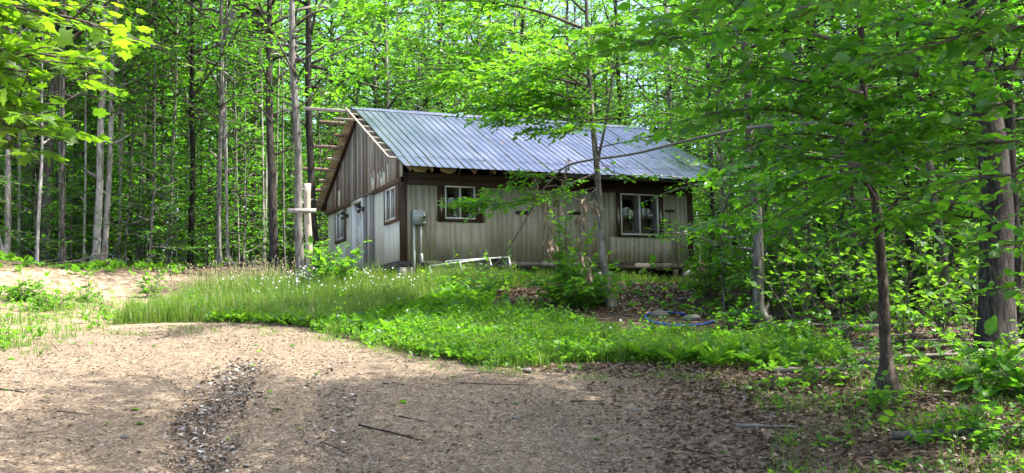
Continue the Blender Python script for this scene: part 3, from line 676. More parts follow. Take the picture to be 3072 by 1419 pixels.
def meter_set():
    t = empty('electric_meter', (.3, -.05, -.6)); tag(t, 'grey electric meter box with conduits on the cabin front wall by the corner', 'meter')
    o = np.array([.3, -.05, -.6])
    def B(nm, b, m, p=t): return box(nm, (b[0]-o[0], b[1]-o[0], b[2]-o[1], b[3]-o[1], b[4]-o[2], b[5]-o[2]), M[m], p)
    bx = B('meter_box', (.27, .655, -.135, .008, .96, 1.345), 'grey_metal')
    B('box_lid', (.262, .663, -.147, -.136, .955, 1.352), 'grey_metal', bx); B('label_plate', (.555, .645, -.151, -.148, .985, 1.035), 'pvc', bx); B('label_plate', (.30, .36, -.151, -.148, 1.30, 1.325), 'white', bx)
    a = Acc(); c = np.array([.545, 0, 1.175])-o
    tube(a, [c+(0, -.147, 0), c+(0, -.175, 0)], [.105, .098], 20); link('meter_ring', a.mesh('meter_ring', M['alu'], True), t)
    a = Acc(); tube(a, [c+(0, -.175, 0), c+(0, -.23, 0), c+(0, -.25, 0)], [.082, .078, .055], 20); d = link('meter_dome', a.mesh('meter_dome', M['lamp_glass'], True), t)
    B('meter_dial', (.49, .60, -.19, -.176, 1.15, 1.22), 'black', d)
    a = Acc(); tube(a, [np.array([.31, -.07, .96])-o, np.array([.30, -.09, -.75])-o], .034, 12); link('conduit', a.mesh('conduit', M['grey_metal'], True), t)
    a = Acc(); tube(a, [np.array([.52, -.05, .96])-o, np.array([.52, -.05, .14])-o], .03, 12); link('conduit', a.mesh('conduit', M['pvc'], True), t)
    a = Acc(); tube(a, bez([np.array([.52, -.05, .16])-o, np.array([.52, -.055, -.0])-o, np.array([.52, -.03, -.10])-o], 8), [.035, .046, .05, .05, .05, .05, .045, .03], 12); link('conduit_elbow', a.mesh('conduit_elbow', M['grey_metal'], True), t)
meter_set()

# ------------------------------------------------------------------ leaves and branches
LEAF2 = (np.array([(0, 0, 0), (.42, .30, .07), (1, 0, -.03), (.42, -.30, .07)]), [(0, 2, 1), (0, 3, 2)], None)
LEAF4 = (np.array([(0, 0, 0), (.28, .26, .07), (.66, .22, .05), (1, 0, -.06), (.66, -.22, .05), (.28, -.26, .07)]), None, [(0, 3, 2, 1), (0, 5, 4, 3)])
BROAD = (np.array([(0, 0, 0), (.18, .30, .05), (.60, .33, .08), (1, 0, -.12), (.60, -.33, .08), (.18, -.30, .05)]), None, [(0, 3, 2, 1), (0, 5, 4, 3)])
_mo = [(0, 0), (-.06, .20), (.10, .46), (.24, .34), (.42, .60), (.50, .40), (.66, .42), (.66, .20), (1.0, 0)]
_mp = _mo+[(x, -y) for x, y in _mo[-2:0:-1]]
MAPLE = (np.array([(.32, 0, .05)]+[(x, y, -.10*abs(y)-.06*max(0, x-.5)) for x, y in _mp]), [(0, (k+1) % len(_mp)+1, k+1) for k in range(len(_mp))], None)
CURL = (np.array([(0, 0, 0), (.4, .28, .16), (.9, .1, .05), (1, -.05, .12), (.5, -.30, .2)]), [(0, 2, 1), (0, 3, 2), (0, 4, 3)], None)
def unit(v): return v/(np.linalg.norm(v, axis=-1, keepdims=True)+1e-9)
def leaves(acc, pos, axis, nrm, size, tpl, tone, mat=0, wid=1.0):
    V, T, Q = tpl; n = len(pos)
    if n == 0: return
    axis = unit(axis); side = unit(np.cross(nrm, axis)); up = np.cross(axis, side)
    P = (pos[:, None, :]+size[:, None, None]*(V[None, :, 0:1]*axis[:, None, :]+wid*V[None, :, 1:2]*side[:, None, :]+V[None, :, 2:3]*up[:, None, :]))
    k = len(V); off = (np.arange(n)*k)[:, None, None]
    acc.add(P.reshape(-1, 3), tris=None if T is None else (np.array(T)[None]+off).reshape(-1, 3), quads=None if Q is None else (np.array(Q)[None]+off).reshape(-1, 4), tone=np.repeat(tone, k), mat=mat)
UP = np.array([0, 0, 1.0])
_bx = [0, .12, .32, .56, .80, 1.0]; _bw = [.05, .30, .42, .36, .20, .0]
BIGL = (np.array([(x, w_*k+.03*math.sin(9*x+3*k), .10*abs(k)*(1 if i % 2 else .5)-.28*max(0, x-.35)**1.5+.02*math.sin(7*x)) for i, (x, w_) in enumerate(zip(_bx, _bw)) for k in (-1, -.5, 0, .5, 1)]), None,
        [(i*5+j, i*5+5+j, i*5+6+j, i*5+1+j) for i in range(5) for j in range(4)])
def spray(acc, pts, rng, tpl, twig_len=.6, twig_gap=.16, leaf_gap=.09, leaf=.11, start=.2, tilt=.35, sag=.15, twigs=True, mat_leaf=0, mat_wood=1, twig_r=.004, hang=0.0, tone_c=.5):
    """flat sprays of leaves on alternating side twigs along a branch"""
    pts = np.asarray(pts, float); seg = np.linalg.norm(np.diff(pts, axis=0), axis=1); cum = np.concatenate([[0], np.cumsum(seg)]); Lt = cum[-1]
    n = max(2, int(Lt*(1-start)/twig_gap)); u = np.linspace(start, 1.0, n)+rng.normal(0, .3/n, n); u = np.clip(u, 0, 1)
    P = np.stack([np.interp(u*Lt, cum, pts[:, i]) for i in range(3)], -1)
    Tn = np.stack([np.interp(u*Lt, cum, np.gradient(pts[:, i])) for i in range(3)], -1); Tn = unit(Tn)
    sd = unit(np.cross(Tn, UP[None])+1e-6); sgn = np.where(np.arange(n) % 2 == 0, 1., -1.)[:, None]
    ang = rng.uniform(.55, 1.15, n)[:, None]
    dirv = unit(Tn*np.cos(ang)+sd*sgn*np.sin(ang)+UP[None]*rng.normal(.02, .22, (n, 1)))
    dirv[-1] = Tn[-1]
    ln = twig_len*(1-.55*u)*rng.uniform(.55, 1.25, n)
    m = max(2, int(twig_len/leaf_gap))
    w_ = (np.arange(m)+.6)/m
    LP = P[:, None, :]+dirv[:, None, :]*(ln[:, None]*w_[None])[:, :, None]
    LP[:, :, 2] -= sag*(ln[:, None]*w_[None]**2)
    keep = rng.random((n, m)) < (ln/twig_len)[:, None]*1.25
    s2 = unit(np.cross(dirv, UP[None])+1e-6)[:, None, :]*np.where(np.arange(m) % 2 == 0, 1., -1.)[None, :, None]
    ax = dirv[:, None, :]*.75+s2*.75+rng.normal(0, .22, (n, m, 3))-UP*(.12+hang)
    ax[:, -1] = dirv+rng.normal(0, .15, (n, 3))-UP*(.12+hang)
    nr = UP+rng.normal(0, tilt, (n, m, 3))
    sz = leaf*rng.uniform(.5, 1.25, (n, m)); tn = np.clip(tone_c+rng.normal(0, .15, (n, 1))+rng.normal(0, .24, (n, m)), 0, 1)
    k = keep.ravel()
    leaves(acc, LP.reshape(-1, 3)[k], ax.reshape(-1, 3)[k], nr.reshape(-1, 3)[k], sz.ravel()[k], tpl, tn.ravel()[k], mat_leaf)
    if twigs:
        E_ = P+dirv*ln[:, None]; E_[:, 2] -= sag*ln
        sdv = unit(np.cross(dirv, UP[None])+1e-6)*twig_r; upv = np.cross(sdv, dirv)
        V = np.stack([P+sdv, P-sdv*.5+upv, P-sdv*.5-upv, E_], 1).reshape(-1, 3); o_ = (np.arange(n)*4)[:, None, None]
        acc.add(V, tris=(np.array([(0, 1, 3), (1, 2, 3), (2, 0, 3)])[None]+o_).reshape(-1, 3), mat=mat_wood)
    return P, dirv
def limb(start, az, el, length, rng, n=7, lift=.0, jit=.06):
    d = np.array([math.cos(az)*math.cos(el), math.sin(az)*math.cos(el), math.sin(el)]); p = np.array(start, float); out = [p.copy()]
    st = length/(n-1)
    for k in range(n-1):
        d = d+rng.normal(0, jit, 3); d[2] += lift/(n-1); d /= np.linalg.norm(d); p = p+d*st; out.append(p.copy())
    return np.array(out)
def trunk_mesh(name, H, rng, wob=.10, sides=10, fork=None):
    """unit-radius trunk; the radius is set by the object's scale"""
    a = Acc(); z = np.concatenate([[-.35, 0, .12, .35, .8], np.linspace(1.6, H, 15)])
    ph = rng.uniform(0, 6, 4); 
    cx = wob*(np.sin(z*.45+ph[0])-math.sin(ph[0]))+.4*wob*np.sin(z*1.4+ph[1]); cy = wob*(np.sin(z*.4+ph[2])-math.sin(ph[2]))+.4*wob*np.sin(z*1.2+ph[3])
    r = (1-.78*np.clip(z, 0, H)/H)*(1+.55*np.exp(-np.clip(z, 0, 9)/.22))
    tube(a, np.stack([cx/.12, cy/.12, z], -1), r*(1+.22*np.exp(-np.clip(z+.1, 0, 9)/.16)), sides, rng=rng, rough=.05, lobes=.8*np.exp(-np.clip(z, 0, 9)/.22)+.08)
    for k_ in range(4):
        z_ = rng.uniform(1.8, min(8.5, H*.6)); i = np.searchsorted(z, z_)-1; p0 = np.array([cx[i]/.12, cy[i]/.12, z_])
        pts = limb((0, 0, 0), rng.uniform(0, 6.28), rng.uniform(-.1, .9), rng.uniform(.25, 1.1), rng, 5, .0, .12); pts[:, 0] /= .12; pts[:, 1] /= .12
        tube(a, pts+p0, np.linspace(.075, .02, 5), 4)
    if fork:
        for (z0, az, ln) in fork:
            i = np.searchsorted(z, z0); p0 = np.array([cx[i]/.12, cy[i]/.12, z[i]])
            pts = limb((0, 0, 0), az, 1.12, ln, rng, 8, .25, .05); pts[:, 0] /= .12; pts[:, 1] /= .12
            tube(a, pts+p0, np.linspace(.62*(1-.78*z0/H)+.05, .14, 8), 7)
    return a.mesh(name, M['bark_grey'], True)
def crown_mesh(name, rng, H, z0, R, nl, sub, leaf, tpl=LEAF2, shape='dome', tw=.75, gap=.2, lgap=.13, mat='leaf_far', twigs=False, el=(.15, .75), sagg=.15):
    a = Acc()
    for k in range(nl):
        f = (k+rng.random())/nl; z = z0+(H-z0)*f**.9
        rr = R*(math.sin(math.pi*min(1, max(.06, f*.92+.08)))**.6 if shape == 'dome' else (1-f*.85))
        e = rng.uniform(*el)+.35*f; az = k*2.399+rng.normal(0, .3)
        pts = limb((0, 0, z-.25*rr), az, e, rr*rng.uniform(.75, 1.15), rng, 7, -.25, .10)
        tube(a, pts, np.linspace(.012+.012*rr, .006, 7), 5, mat=1)
        spray(a, pts, rng, tpl, tw, gap, lgap, leaf, .3, .38, sagg, twigs)
        for j in range(sub):
            q = pts[rng.integers(2, 6)]
            p2 = limb(q, az+rng.choice((-1, 1))*rng.uniform(.4, 1.0), rng.uniform(-.1, .5), rr*rng.uniform(.35, .6), rng, 5, -.2, .1)
            tube(a, p2, np.linspace(.010+.004*rr, .004, 5), 4, mat=1)
            spray(a, p2, rng, tpl, tw*.85, gap, lgap, leaf, .1, .38, sagg, twigs)
    return a.mesh(name, [M[mat], M['bark_grey']])
def build_variants():
    R = np.random.default_rng
    V = {}
    V['tk'] = [trunk_mesh('trunk', 17.5, R(20+i), .06) for i in range(5)]
    V['tkf'] = [trunk_mesh('trunk', 17, R(40), .06, fork=[(9.5, 2.0, 8.0)]), trunk_mesh('trunk', 17, R(41), .06, fork=[(8.0, 5.2, 9.0), (11, 2.2, 7)])]
    V['tky'] = [trunk_mesh('trunk', 10.5, R(50+i), .12, 7) for i in range(3)]
    V['tks'] = [trunk_mesh('trunk', 4.6, R(60+i), .10, 6) for i in range(3)]
    V['tall'] = [crown_mesh('crown', R(100+i), 16.5, 5.0, 3.6, 28, 2, .16, gap=.19, lgap=.12, el=(.2, .8)) for i in range(3)]
    V['low'] = [crown_mesh('crown', R(110+i), 15.5, 2.8, 3.3, 34, 3, .16, gap=.18, lgap=.12, el=(.0, .6)) for i in range(3)]
    V['dense'] = [crown_mesh('crown', R(140+i), 16.5, 5.5, 3.6, 34, 6, .15, gap=.14, lgap=.10, el=(.2, .8)) for i in range(2)]
    V['young'] = [crown_mesh('crown', R(120+i), 10.5, 1.4, 2.4, 34, 2, .135, shape='cone', gap=.16, lgap=.105, el=(-.05, .5)) for i in range(3)]
    V['sap'] = [crown_mesh('crown', R(130+i), 4.6, .4, 1.5, 24, 3, .115, shape='cone', tw=.55, gap=.12, lgap=.085, el=(.0, .6)) for i in range(3)]
    return V
VAR = build_variants()
rt2 = random.Random(99)
def plant_tree(name, label, group, px, d, rad, trunk, crown, bark_='bark_grey', leafm=None, scale=1.0, rz=0.0, lean=0.0, cat='tree', loc=None, hscale=1.0, crown_scale=(1, 1, 1)):
    p = G(px, d) if loc is None else np.array(loc)
    t = empty(name, p)
    ax = Vector((_f[0], _f[1], 0)).normalized()              # lean is seen from the drive: turn about the viewing axis
    t.rotation_mode = 'QUATERNION'; t.rotation_quaternion = Quaternion(ax, math.atan(lean)) @ Quaternion((0, 0, 1), rz)
    t.scale = (scale, scale, scale*hscale)
    tag(t, label, cat, group)
    k = link('trunk', trunk, t); k.scale = (rad/scale, rad/scale, 1)
    k.material_slots[0].link = 'OBJECT'; k.material_slots[0].material = M[bark_]
    if leafm is None and rt2.random() < .33: leafm = 'leaf_dark'
    if crown is not None:
        c = link('crown', crown, t); c.scale = crown_scale
        if leafm: c.material_slots[0].link = 'OBJECT'; c.material_slots[0].material = M[leafm]
    return t
rt = random.Random(7)
# trunks one can tell apart along the wood's edge: column, distance, width seen (px), lean (px over 780 rows), bark, words
EDGE = [
 (11, 36, 16, 5, 'pale', 'tk', 'tall', 'straight pale grey tree cut by the left edge of the picture'),
 (97, 41, 20, -8, 'dark', 'tk', 'tall', 'dark trunked tree second in from the left edge'),
 (108, 35, 8, -3, 'pale', 'tky', None, 'thin pale pole in front of the dark tree near the left edge'),
 (131, 38, 25, 12, 'grey', 'tk', 'tall', 'thick grey tree beside the dark leaning trunk on the left'),
 (153, 40, 18, 45, 'dark', 'tk', 'tall', 'dark tree leaning right, just right of the thick grey trunk on the left'),
 (184, 35, 10, -5, 'grey', 'tk', 'tall', 'slim grey tree rising in front of the dark leaning tree on the left'),
 (288, 36, 20, -5, 'pale', 'tkf', 'tall', 'left and thicker stem of the pale twin trees above the brush heap'),
 (309, 36.2, 16, 32, 'pale', 'tk', 'tall', 'right stem of the pale twin trees, leaning right above the brush heap'),
 (349, 38, 9, 10, 'pale', 'tk', 'tall', 'thin pale pole tree just right of the pale twin trees'),
 (406, 40, 9, 25, 'pale', 'tk', 'tall', 'thin pale tree leaning right over the green berm'),
 (427, 41, 9, 0, 'pale', 'tk', 'tall', 'upright thin pale tree behind the green berm'),
 (448, 46, 13, -10, 'dark', 'tk', 'tall', 'dark narrow tree behind the thin pale pair over the berm'),
 (475, 44, 8, 0, 'grey', 'tk', 'tall', 'slim grey tree midway between berm and pale poles'),
 (506, 39, 10, 8, 'pale', 'tk', 'tall', 'pale speckled pole tree in the middle of the left wood'),
 (551, 42, 9, 10, 'pale', 'tk', 'tall', 'pale slim tree left of the dark stub trunk in the left wood'),
 (570, 37, 14, 0, 'dark', 'tk', 'tall', 'dark upright tree with dead sticks at its foot in the left wood'),
 (605, 45, 8, -10, 'grey', 'tk', 'tall', 'thin grey tree leaning left behind the dark upright tree'),
 (656, 36, 14, -5, 'grey', 'tkf', 'tall', 'forked grey tree at the wood edge left of the pale thin pole'),
 (684, 36, 8, -20, 'pale', 'tk', None, 'thin pale pole leaning left beside the forked grey tree'),
 (756, 48, 9, 0, 'grey', 'tk', 'tall', 'thin grey tree far back between forked tree and big dark tree'),
 (822, 35.5, 25, -8, 'dark', 'tkf', 'tall', 'big dark forked tree left of the peeled post'),
 (902, 31, 22, -12, 'grey', 'tk', 'tall', 'pale grey tree standing right behind the peeled post'),
 (947, 33, 23, -18, 'dark', 'tk', 'tall', 'dark tree between the peeled post and the cabin gable'),
 (998, 46, 10, 0, 'grey', 'tk', 'tall', 'slim grey tree seen between the projecting roof timbers'),
]
BEHIND = [(1125, 47, 17, 0, 'pale', 'tk', 'low', 'pale tree rising behind the left end of the cabin ridge'),
 (1290, 50, 17, 6, 'grey', 'tk', 'low', 'grey tree rising behind the cabin ridge left of centre'),
 (1440, 48, 15, 0, 'grey', 'tk', 'low', 'grey tree rising behind the middle of the cabin ridge'),
 (1590, 51, 18, -6, 'dark', 'tkf', 'low', 'dark tree behind the cabin ridge left of the sapling tree'),
 (1725, 47, 16, 0, 'grey', 'tk', 'low', 'grey tree behind the ridge next to the slender front tree'),
 (1870, 49, 16, 0, 'dark', 'tk', 'low', 'dark tree behind the right part of the cabin ridge'),
 (2030, 46, 18, 6, 'pale', 'tk', 'low', 'pale tree behind the right end of the cabin roof')]
RIGHT = [(2284, 22.5, 30, -8, 'grey', 'tk', 'tall', 'lichen spotted grey tree right of the cabin with a dark root collar'),
 (2148, 34, 14, 0, 'grey', 'tk', 'low', 'slim grey tree just beyond the right corner of the cabin'),
 (2215, 36, 16, 4, 'dark', 'tk', 'low', 'dark slim tree between the cabin corner and the lichen spotted tree'),
 (2428, 29, 21, -6, 'grey', 'tk', 'low', 'slender grey tree with a split foot right of the lichen spotted tree'),
 (2494, 28, 36, -6, 'dark', 'tk', 'tall', 'thick dark tree in the right wood left of a grey one'),
 (2547, 26.5, 26, -10, 'grey', 'tk', 'low', 'grey tree close to the right of the thick dark tree'),
 (2608, 34, 20, 0, 'grey', 'tk', 'low', 'grey tree half hidden behind the near brown trunk on the right'),
 (2752, 25, 19, -22, 'dark', 'tk', 'low', 'dark thin tree right of the near brown trunk'),
 (2862, 24, 25, -80, 'grey', 'tk', 'tall', 'grey tree leaning left in the right wood'),
 (2888, 31, 16, 0, 'dark', 'tk', 'low', 'dark slim tree behind the leaning grey one on the right'),
 (3000, 18.5, 82, -12, 'dark', 'tk', 'tall', 'very thick dark furrowed tree near the right edge'),
 (3052, 21.5, 32, 0, 'dark', 'tk', 'low', 'dark tree at the right edge behind the very thick one')]
for lst, grp in ((EDGE, 'trees along the left wood edge'), (BEHIND, 'trees behind the cabin'), (RIGHT, 'trees of the right wood')):
    for (px, d, wpx, ln, bk, tv, cv, lab) in lst:
        rad = wpx*d/F/2*1.12
        cr = rt.choice(VAR[cv]) if cv else None
        sc = rt.uniform(.92, 1.12) if lst is not RIGHT else rt.uniform(.8, .95)
        if px == 2284: sc = .66
        plant_tree('forest_tree', lab, grp, px, d, rad, rt.choice(VAR[tv]), cr, 'bark_'+bk, None, sc, rt.uniform(0, 6.28), ln/780)
# trees beside the drive, out of view on the right, that shade the near ground
def beside(s_, d_): return (CAM[0]+d_*math.sin(YAW)+s_*math.cos(YAW), CAM[1]+d_*math.cos(YAW)-s_*math.sin(YAW))
for (s_, d_, ln, sc, lab) in ((6.4, 9.2, -.10, 1.05, 'tree out of view on the right leaning over the drive'), (9.6, 13.2, -.05, 1.0, 'tree out of view beyond the right edge of the picture'), (7.6, 11.2, -.06, 1.12, 'tall tree out of view between the other two right of the drive')):
    x_, y_ = beside(s_, d_); plant_tree('roadside_tree', lab, None, 0, 0, .13, VAR['tk'][1], VAR['dense'][int(d_) % 2], 'bark_grey', 'leaf_near', sc, s_, ln, loc=(x_, y_, float(ground(x_, y_))), crown_scale=(1.1, 1.1, 1.0))
# deeper trees that nothing tells apart
taken = [(G(e[0], e[1])[:2]) for e in EDGE+BEHIND+RIGHT]
def where(px, d):
    if px < 0: return 'beyond the left edge of the picture'
    if px < 230: return 'behind the thick grey tree on the left'
    if px < 380: return 'behind the pale twin trees'
    if px < 540: return 'behind the thin pale poles over the berm'
    if px < 720: return 'behind the forked grey tree'
    if px < 880: return 'behind the big dark forked tree'
    if px < 1000: return 'left of the cabin gable'
    if px < 1380: return 'behind the left end of the cabin ridge'
    if px < 1750: return 'behind the middle of the cabin ridge'
    if px < 2100: return 'behind the right end of the cabin roof'
    if px < 2240: return 'past the right corner of the cabin'
    if px < 2460: return 'behind the lichen spotted tree'
    if px < 2600: return 'behind the thick dark tree in the right wood'
    if px < 2800: return 'behind the near brown trunk'
    if px < 2940: return 'behind the leaning grey tree on the right'
    if px < 3072: return 'behind the very thick tree at the right edge'
    return 'beyond the right edge of the picture'
def free(p, gap):
    return all((p[0]-q[0])**2+(p[1]-q[1])**2 > gap*gap for q in taken)
def in_house(p, m): return -m < p[0] < HL+m and -m < p[1] < HD+m
cnt = 0; tries = 0
while cnt < 112 and tries < 6000:
    tries += 1
    px = rt.uniform(-180, 3900); d = rt.uniform(34, 62)
    if px < 1050 and d < 38: continue
    if px > 2100: d = rt.uniform(27, 60)
    if px < 960:
        if rt.random() < .5: continue
        d = rt.uniform(38, 51)
    p = G(px, d)
    if in_house(p, 4.5) or not free(p, 1.5): continue
    if 960 < px < 2150 and p[1] < HD+4: continue
    taken.append(p[:2]); cnt += 1
    side = 'left' if px < 1000 else 'behind' if px < 2100 else 'right'
    lab = 'tall tree deep in the wood '+where(px, d)
    rad = rt.uniform(.05, .13) if side == 'left' else rt.uniform(.07, .15)
    cv = rt.choice(('tall', 'low', 'tall')) if side != 'behind' else rt.choice(('tall', 'low', 'low'))
    plant_tree('forest_tree', lab, {'left': 'deep trees of the left wood', 'behind': 'deep trees behind the cabin', 'right': 'deep trees of the right wood'}[side], px, d, rad, rt.choice(VAR['tk']), rt.choice(VAR[cv]),
               'bark_'+rt.choice(('pale', 'grey', 'grey', 'dark')), None, rt.uniform(.8, 1.1), rt.uniform(0, 6.28), rt.gauss(0, .02))
# thin poles between the trunks of the left wood
cnt = 0; tries = 0
while cnt < 26 and tries < 3000:
    tries += 1
    px = rt.uniform(0, 890); d = rt.uniform(36.2, 45); p = G(px, d)
    if not free(p, .8): continue
    taken.append(p[:2]); cnt += 1
    plant_tree('pole_tree', 'thin straight pole tree in the left wood '+where(px, d), 'thin pole trees of the left wood', px, d, rt.uniform(.03, .055), rt.choice(VAR['tk']), rt.choice(VAR['tall']) if rt.random() < .35 else None, 'bark_'+rt.choice(('pale', 'pale', 'grey')), None, rt.uniform(.85, 1.0), rt.uniform(0, 6.28), rt.gauss(0, .02), crown_scale=(.5, .5, 1))
# understorey
def understorey(n, px0, px1, d0, d1, gap, p_young):
    cnt = 0; tries = 0
    while cnt < n and tries < 4000:
        tries += 1
        px = rt.uniform(px0, px1); d = rt.uniform(d0, d1); p = G(px, d)
        if in_house(p, 2.6) or not free(p, gap): continue
        if 960 < px < 2130 and p[1] < HD+2.5: continue
        taken.append(p[:2]); cnt += 1
        side = 'left' if px < 1000 else 'behind' if px < 2100 else 'right'
        young = rt.random() < p_young
        lab = ('young leafy tree ' if young else 'low leafy sapling ')+where(px, d); far = '' if d < (42 if px < 2110 else 33) else ' deeper in the wood'
        lab += far
        plant_tree('young_tree' if young else 'sapling', lab, ('young trees' if young else 'saplings')+' of the '+side+' wood', px, d, rt.uniform(.025, .05) if young else rt.uniform(.012, .022), rt.choice(VAR['tky' if young else 'tks']), rt.choice(VAR['young' if young else 'sap']),
                   'bark_grey', None, rt.uniform(.7, 1.1), rt.uniform(0, 6.28), rt.gauss(0, .03), cat='tree' if young else 'sapling')
understorey(54, -120, 1000, 35.8, 43, .7, .3)
understorey(34, -150, 1050, 42, 52, 1.0, .6)
understorey(40, 960, 2150, 40, 64, 1.0, .75)
understorey(50, 2130, 3300, 24, 36, .8, .3)
understorey(60, 2130, 3600, 33, 58, .9, .6)
# the wood beyond reads as one mass
def far_woods():
    a = Acc(); rng = np.random.default_rng(77)
    for k in range(330):
        px = rng.uniform(-900, 4000) if k < 250 else rng.uniform(-300, 1100); d = rng.uniform(60, 105); p = G(px, d); H = rng.uniform(15, 22)
        if rng.random() < .7: tube(a, [p-(0, 0, .3), p+(rng.normal(0, .3), rng.normal(0, .3), H*.8)], [rng.uniform(.1, .2), .04], 6, mat=1)
        n = 900; u = rng.random(n); z = p[2]+ ((.2+.35*H*u) if k % 3 == 0 else (1.0+(H-1)*u) if rng.random() < .5 else H*.3+H*.75*u)
        r = rng.uniform(1.6, 3.0)*np.sqrt(rng.random(n))*(1.1-.6*u); t = rng.uniform(0, 6.28, n)
        cl = rng.integers(0, 40, n); ct = rng.normal(0, .6, (40, 3)); ct[:, 2] *= .4
        pos = np.stack([p[0]+r*np.cos(t), p[1]+r*np.sin(t), z], -1)+ct[cl]
        leaves(a, pos, rng.normal(0, 1, (n, 3))*(1, 1, .4), UP+rng.normal(0, .4, (n, 3)), rng.uniform(.25, .5, n), LEAF2, .35+.65*rng.random(n))
    o = link('far_woods', a.mesh('far_woods', [M['leaf_far'], M['bark_grey']]))
    tag(o, 'mass of distant sunlit trees beyond the nearer trunks', 'woods', kind='stuff')
far_woods()

# ------------------------------------------------------------------ the nearer trees, each built for itself
def path(pts, n=12): return bez([at(*p) for p in pts], n)
def near_tree(name, label, trunk_pts, trunk_px, d, limbs, seed, leafm, barkm, tpl=LEAF4, leaf=.12, crown_var=None, cat='tree', hang=.0, sub=2, tw=.55, gap=.13, lgap=.085, tone=.5, cv_scale=1.0, cv_z=0.0):
    """trunk_pts: (px, row, d); limbs: lists of (px, row, d), each leafy from a fraction on"""
    rng = np.random.default_rng(seed)
    base = G(trunk_pts[0][0], trunk_pts[0][2]); t = empty(name, base); tag(t, label, cat)
    P = path(trunk_pts, 26); P = np.concatenate([[P[0]+(P[0]-P[1])*.0+(0, 0, base[2]-P[0][2]-.25)], P])
    dd = np.linspace(0, 1, len(trunk_px)); R = np.interp(np.linspace(0, 1, 26), dd, trunk_px)*d/F/2
    R = np.concatenate([[R[0]*2.0], R]); R[1] *= 1.45; R[2] *= 1.1
    a = Acc(); tube(a, P-base, R, 14, rng=rng, rough=.03, lobes=np.concatenate([[.6, .35, .12], np.full(24, .05)]))
    link('trunk', a.mesh('trunk', M[barkm], True), t)
    a = Acc()
    for lb in limbs:
        opt = {}
        if isinstance(lb, tuple): lb, opt = lb
        pts = path(lb, 14)-base; Lt = np.linalg.norm(np.diff(pts, axis=0), axis=1).sum()
        tube(a, pts, np.linspace(opt.get('r', .008+.005*Lt), .004, 14), 6, mat=1)
        st = opt.get('start', .25); s_ = opt.get('leaf', leaf); k_ = opt.get('k', 1.0); tn = opt.get('tone', tone)
        kw = dict(tilt=opt.get('tilt', .5), sag=.18, twigs=True, hang=opt.get('hang', hang), tone_c=tn)
        if k_ <= 0: continue
        spray(a, pts, rng, tpl, tw*opt.get('tw', 1), gap/k_, lgap, s_, st, **kw)
        for j in range(int(round(opt.get('sub', sub)*max(1, Lt/1.6)))):
            u = rng.uniform(st, .95); i = min(12, int(u*13)); q = pts[i]; dv = unit(pts[min(13, i+1)]-pts[max(0, i-1)])
            az = math.atan2(dv[1], dv[0])+rng.choice((-1, 1))*rng.uniform(.35, 1.2)
            p2 = limb(q, az, rng.uniform(-.25, .35), rng.uniform(.35, .8)*max(.6, Lt*.35), rng, 6, -.15, .09)
            tube(a, p2, np.linspace(.008, .003, 6), 5, mat=1)
            spray(a, p2, rng, tpl, tw*.8*opt.get('tw', 1), gap/k_, lgap, s_, .1, **kw)
    link('lower_foliage', a.mesh('lower_foliage', [M[leafm], M['twig']]), t)
    if crown_var is not None:
        c = link('crown', crown_var, t); c.scale = (cv_scale, cv_scale, cv_scale); c.location = (0, 0, cv_z)
        c.material_slots[0].link = 'OBJECT'; c.material_slots[0].material = M[leafm]
    return t
V_ = VAR
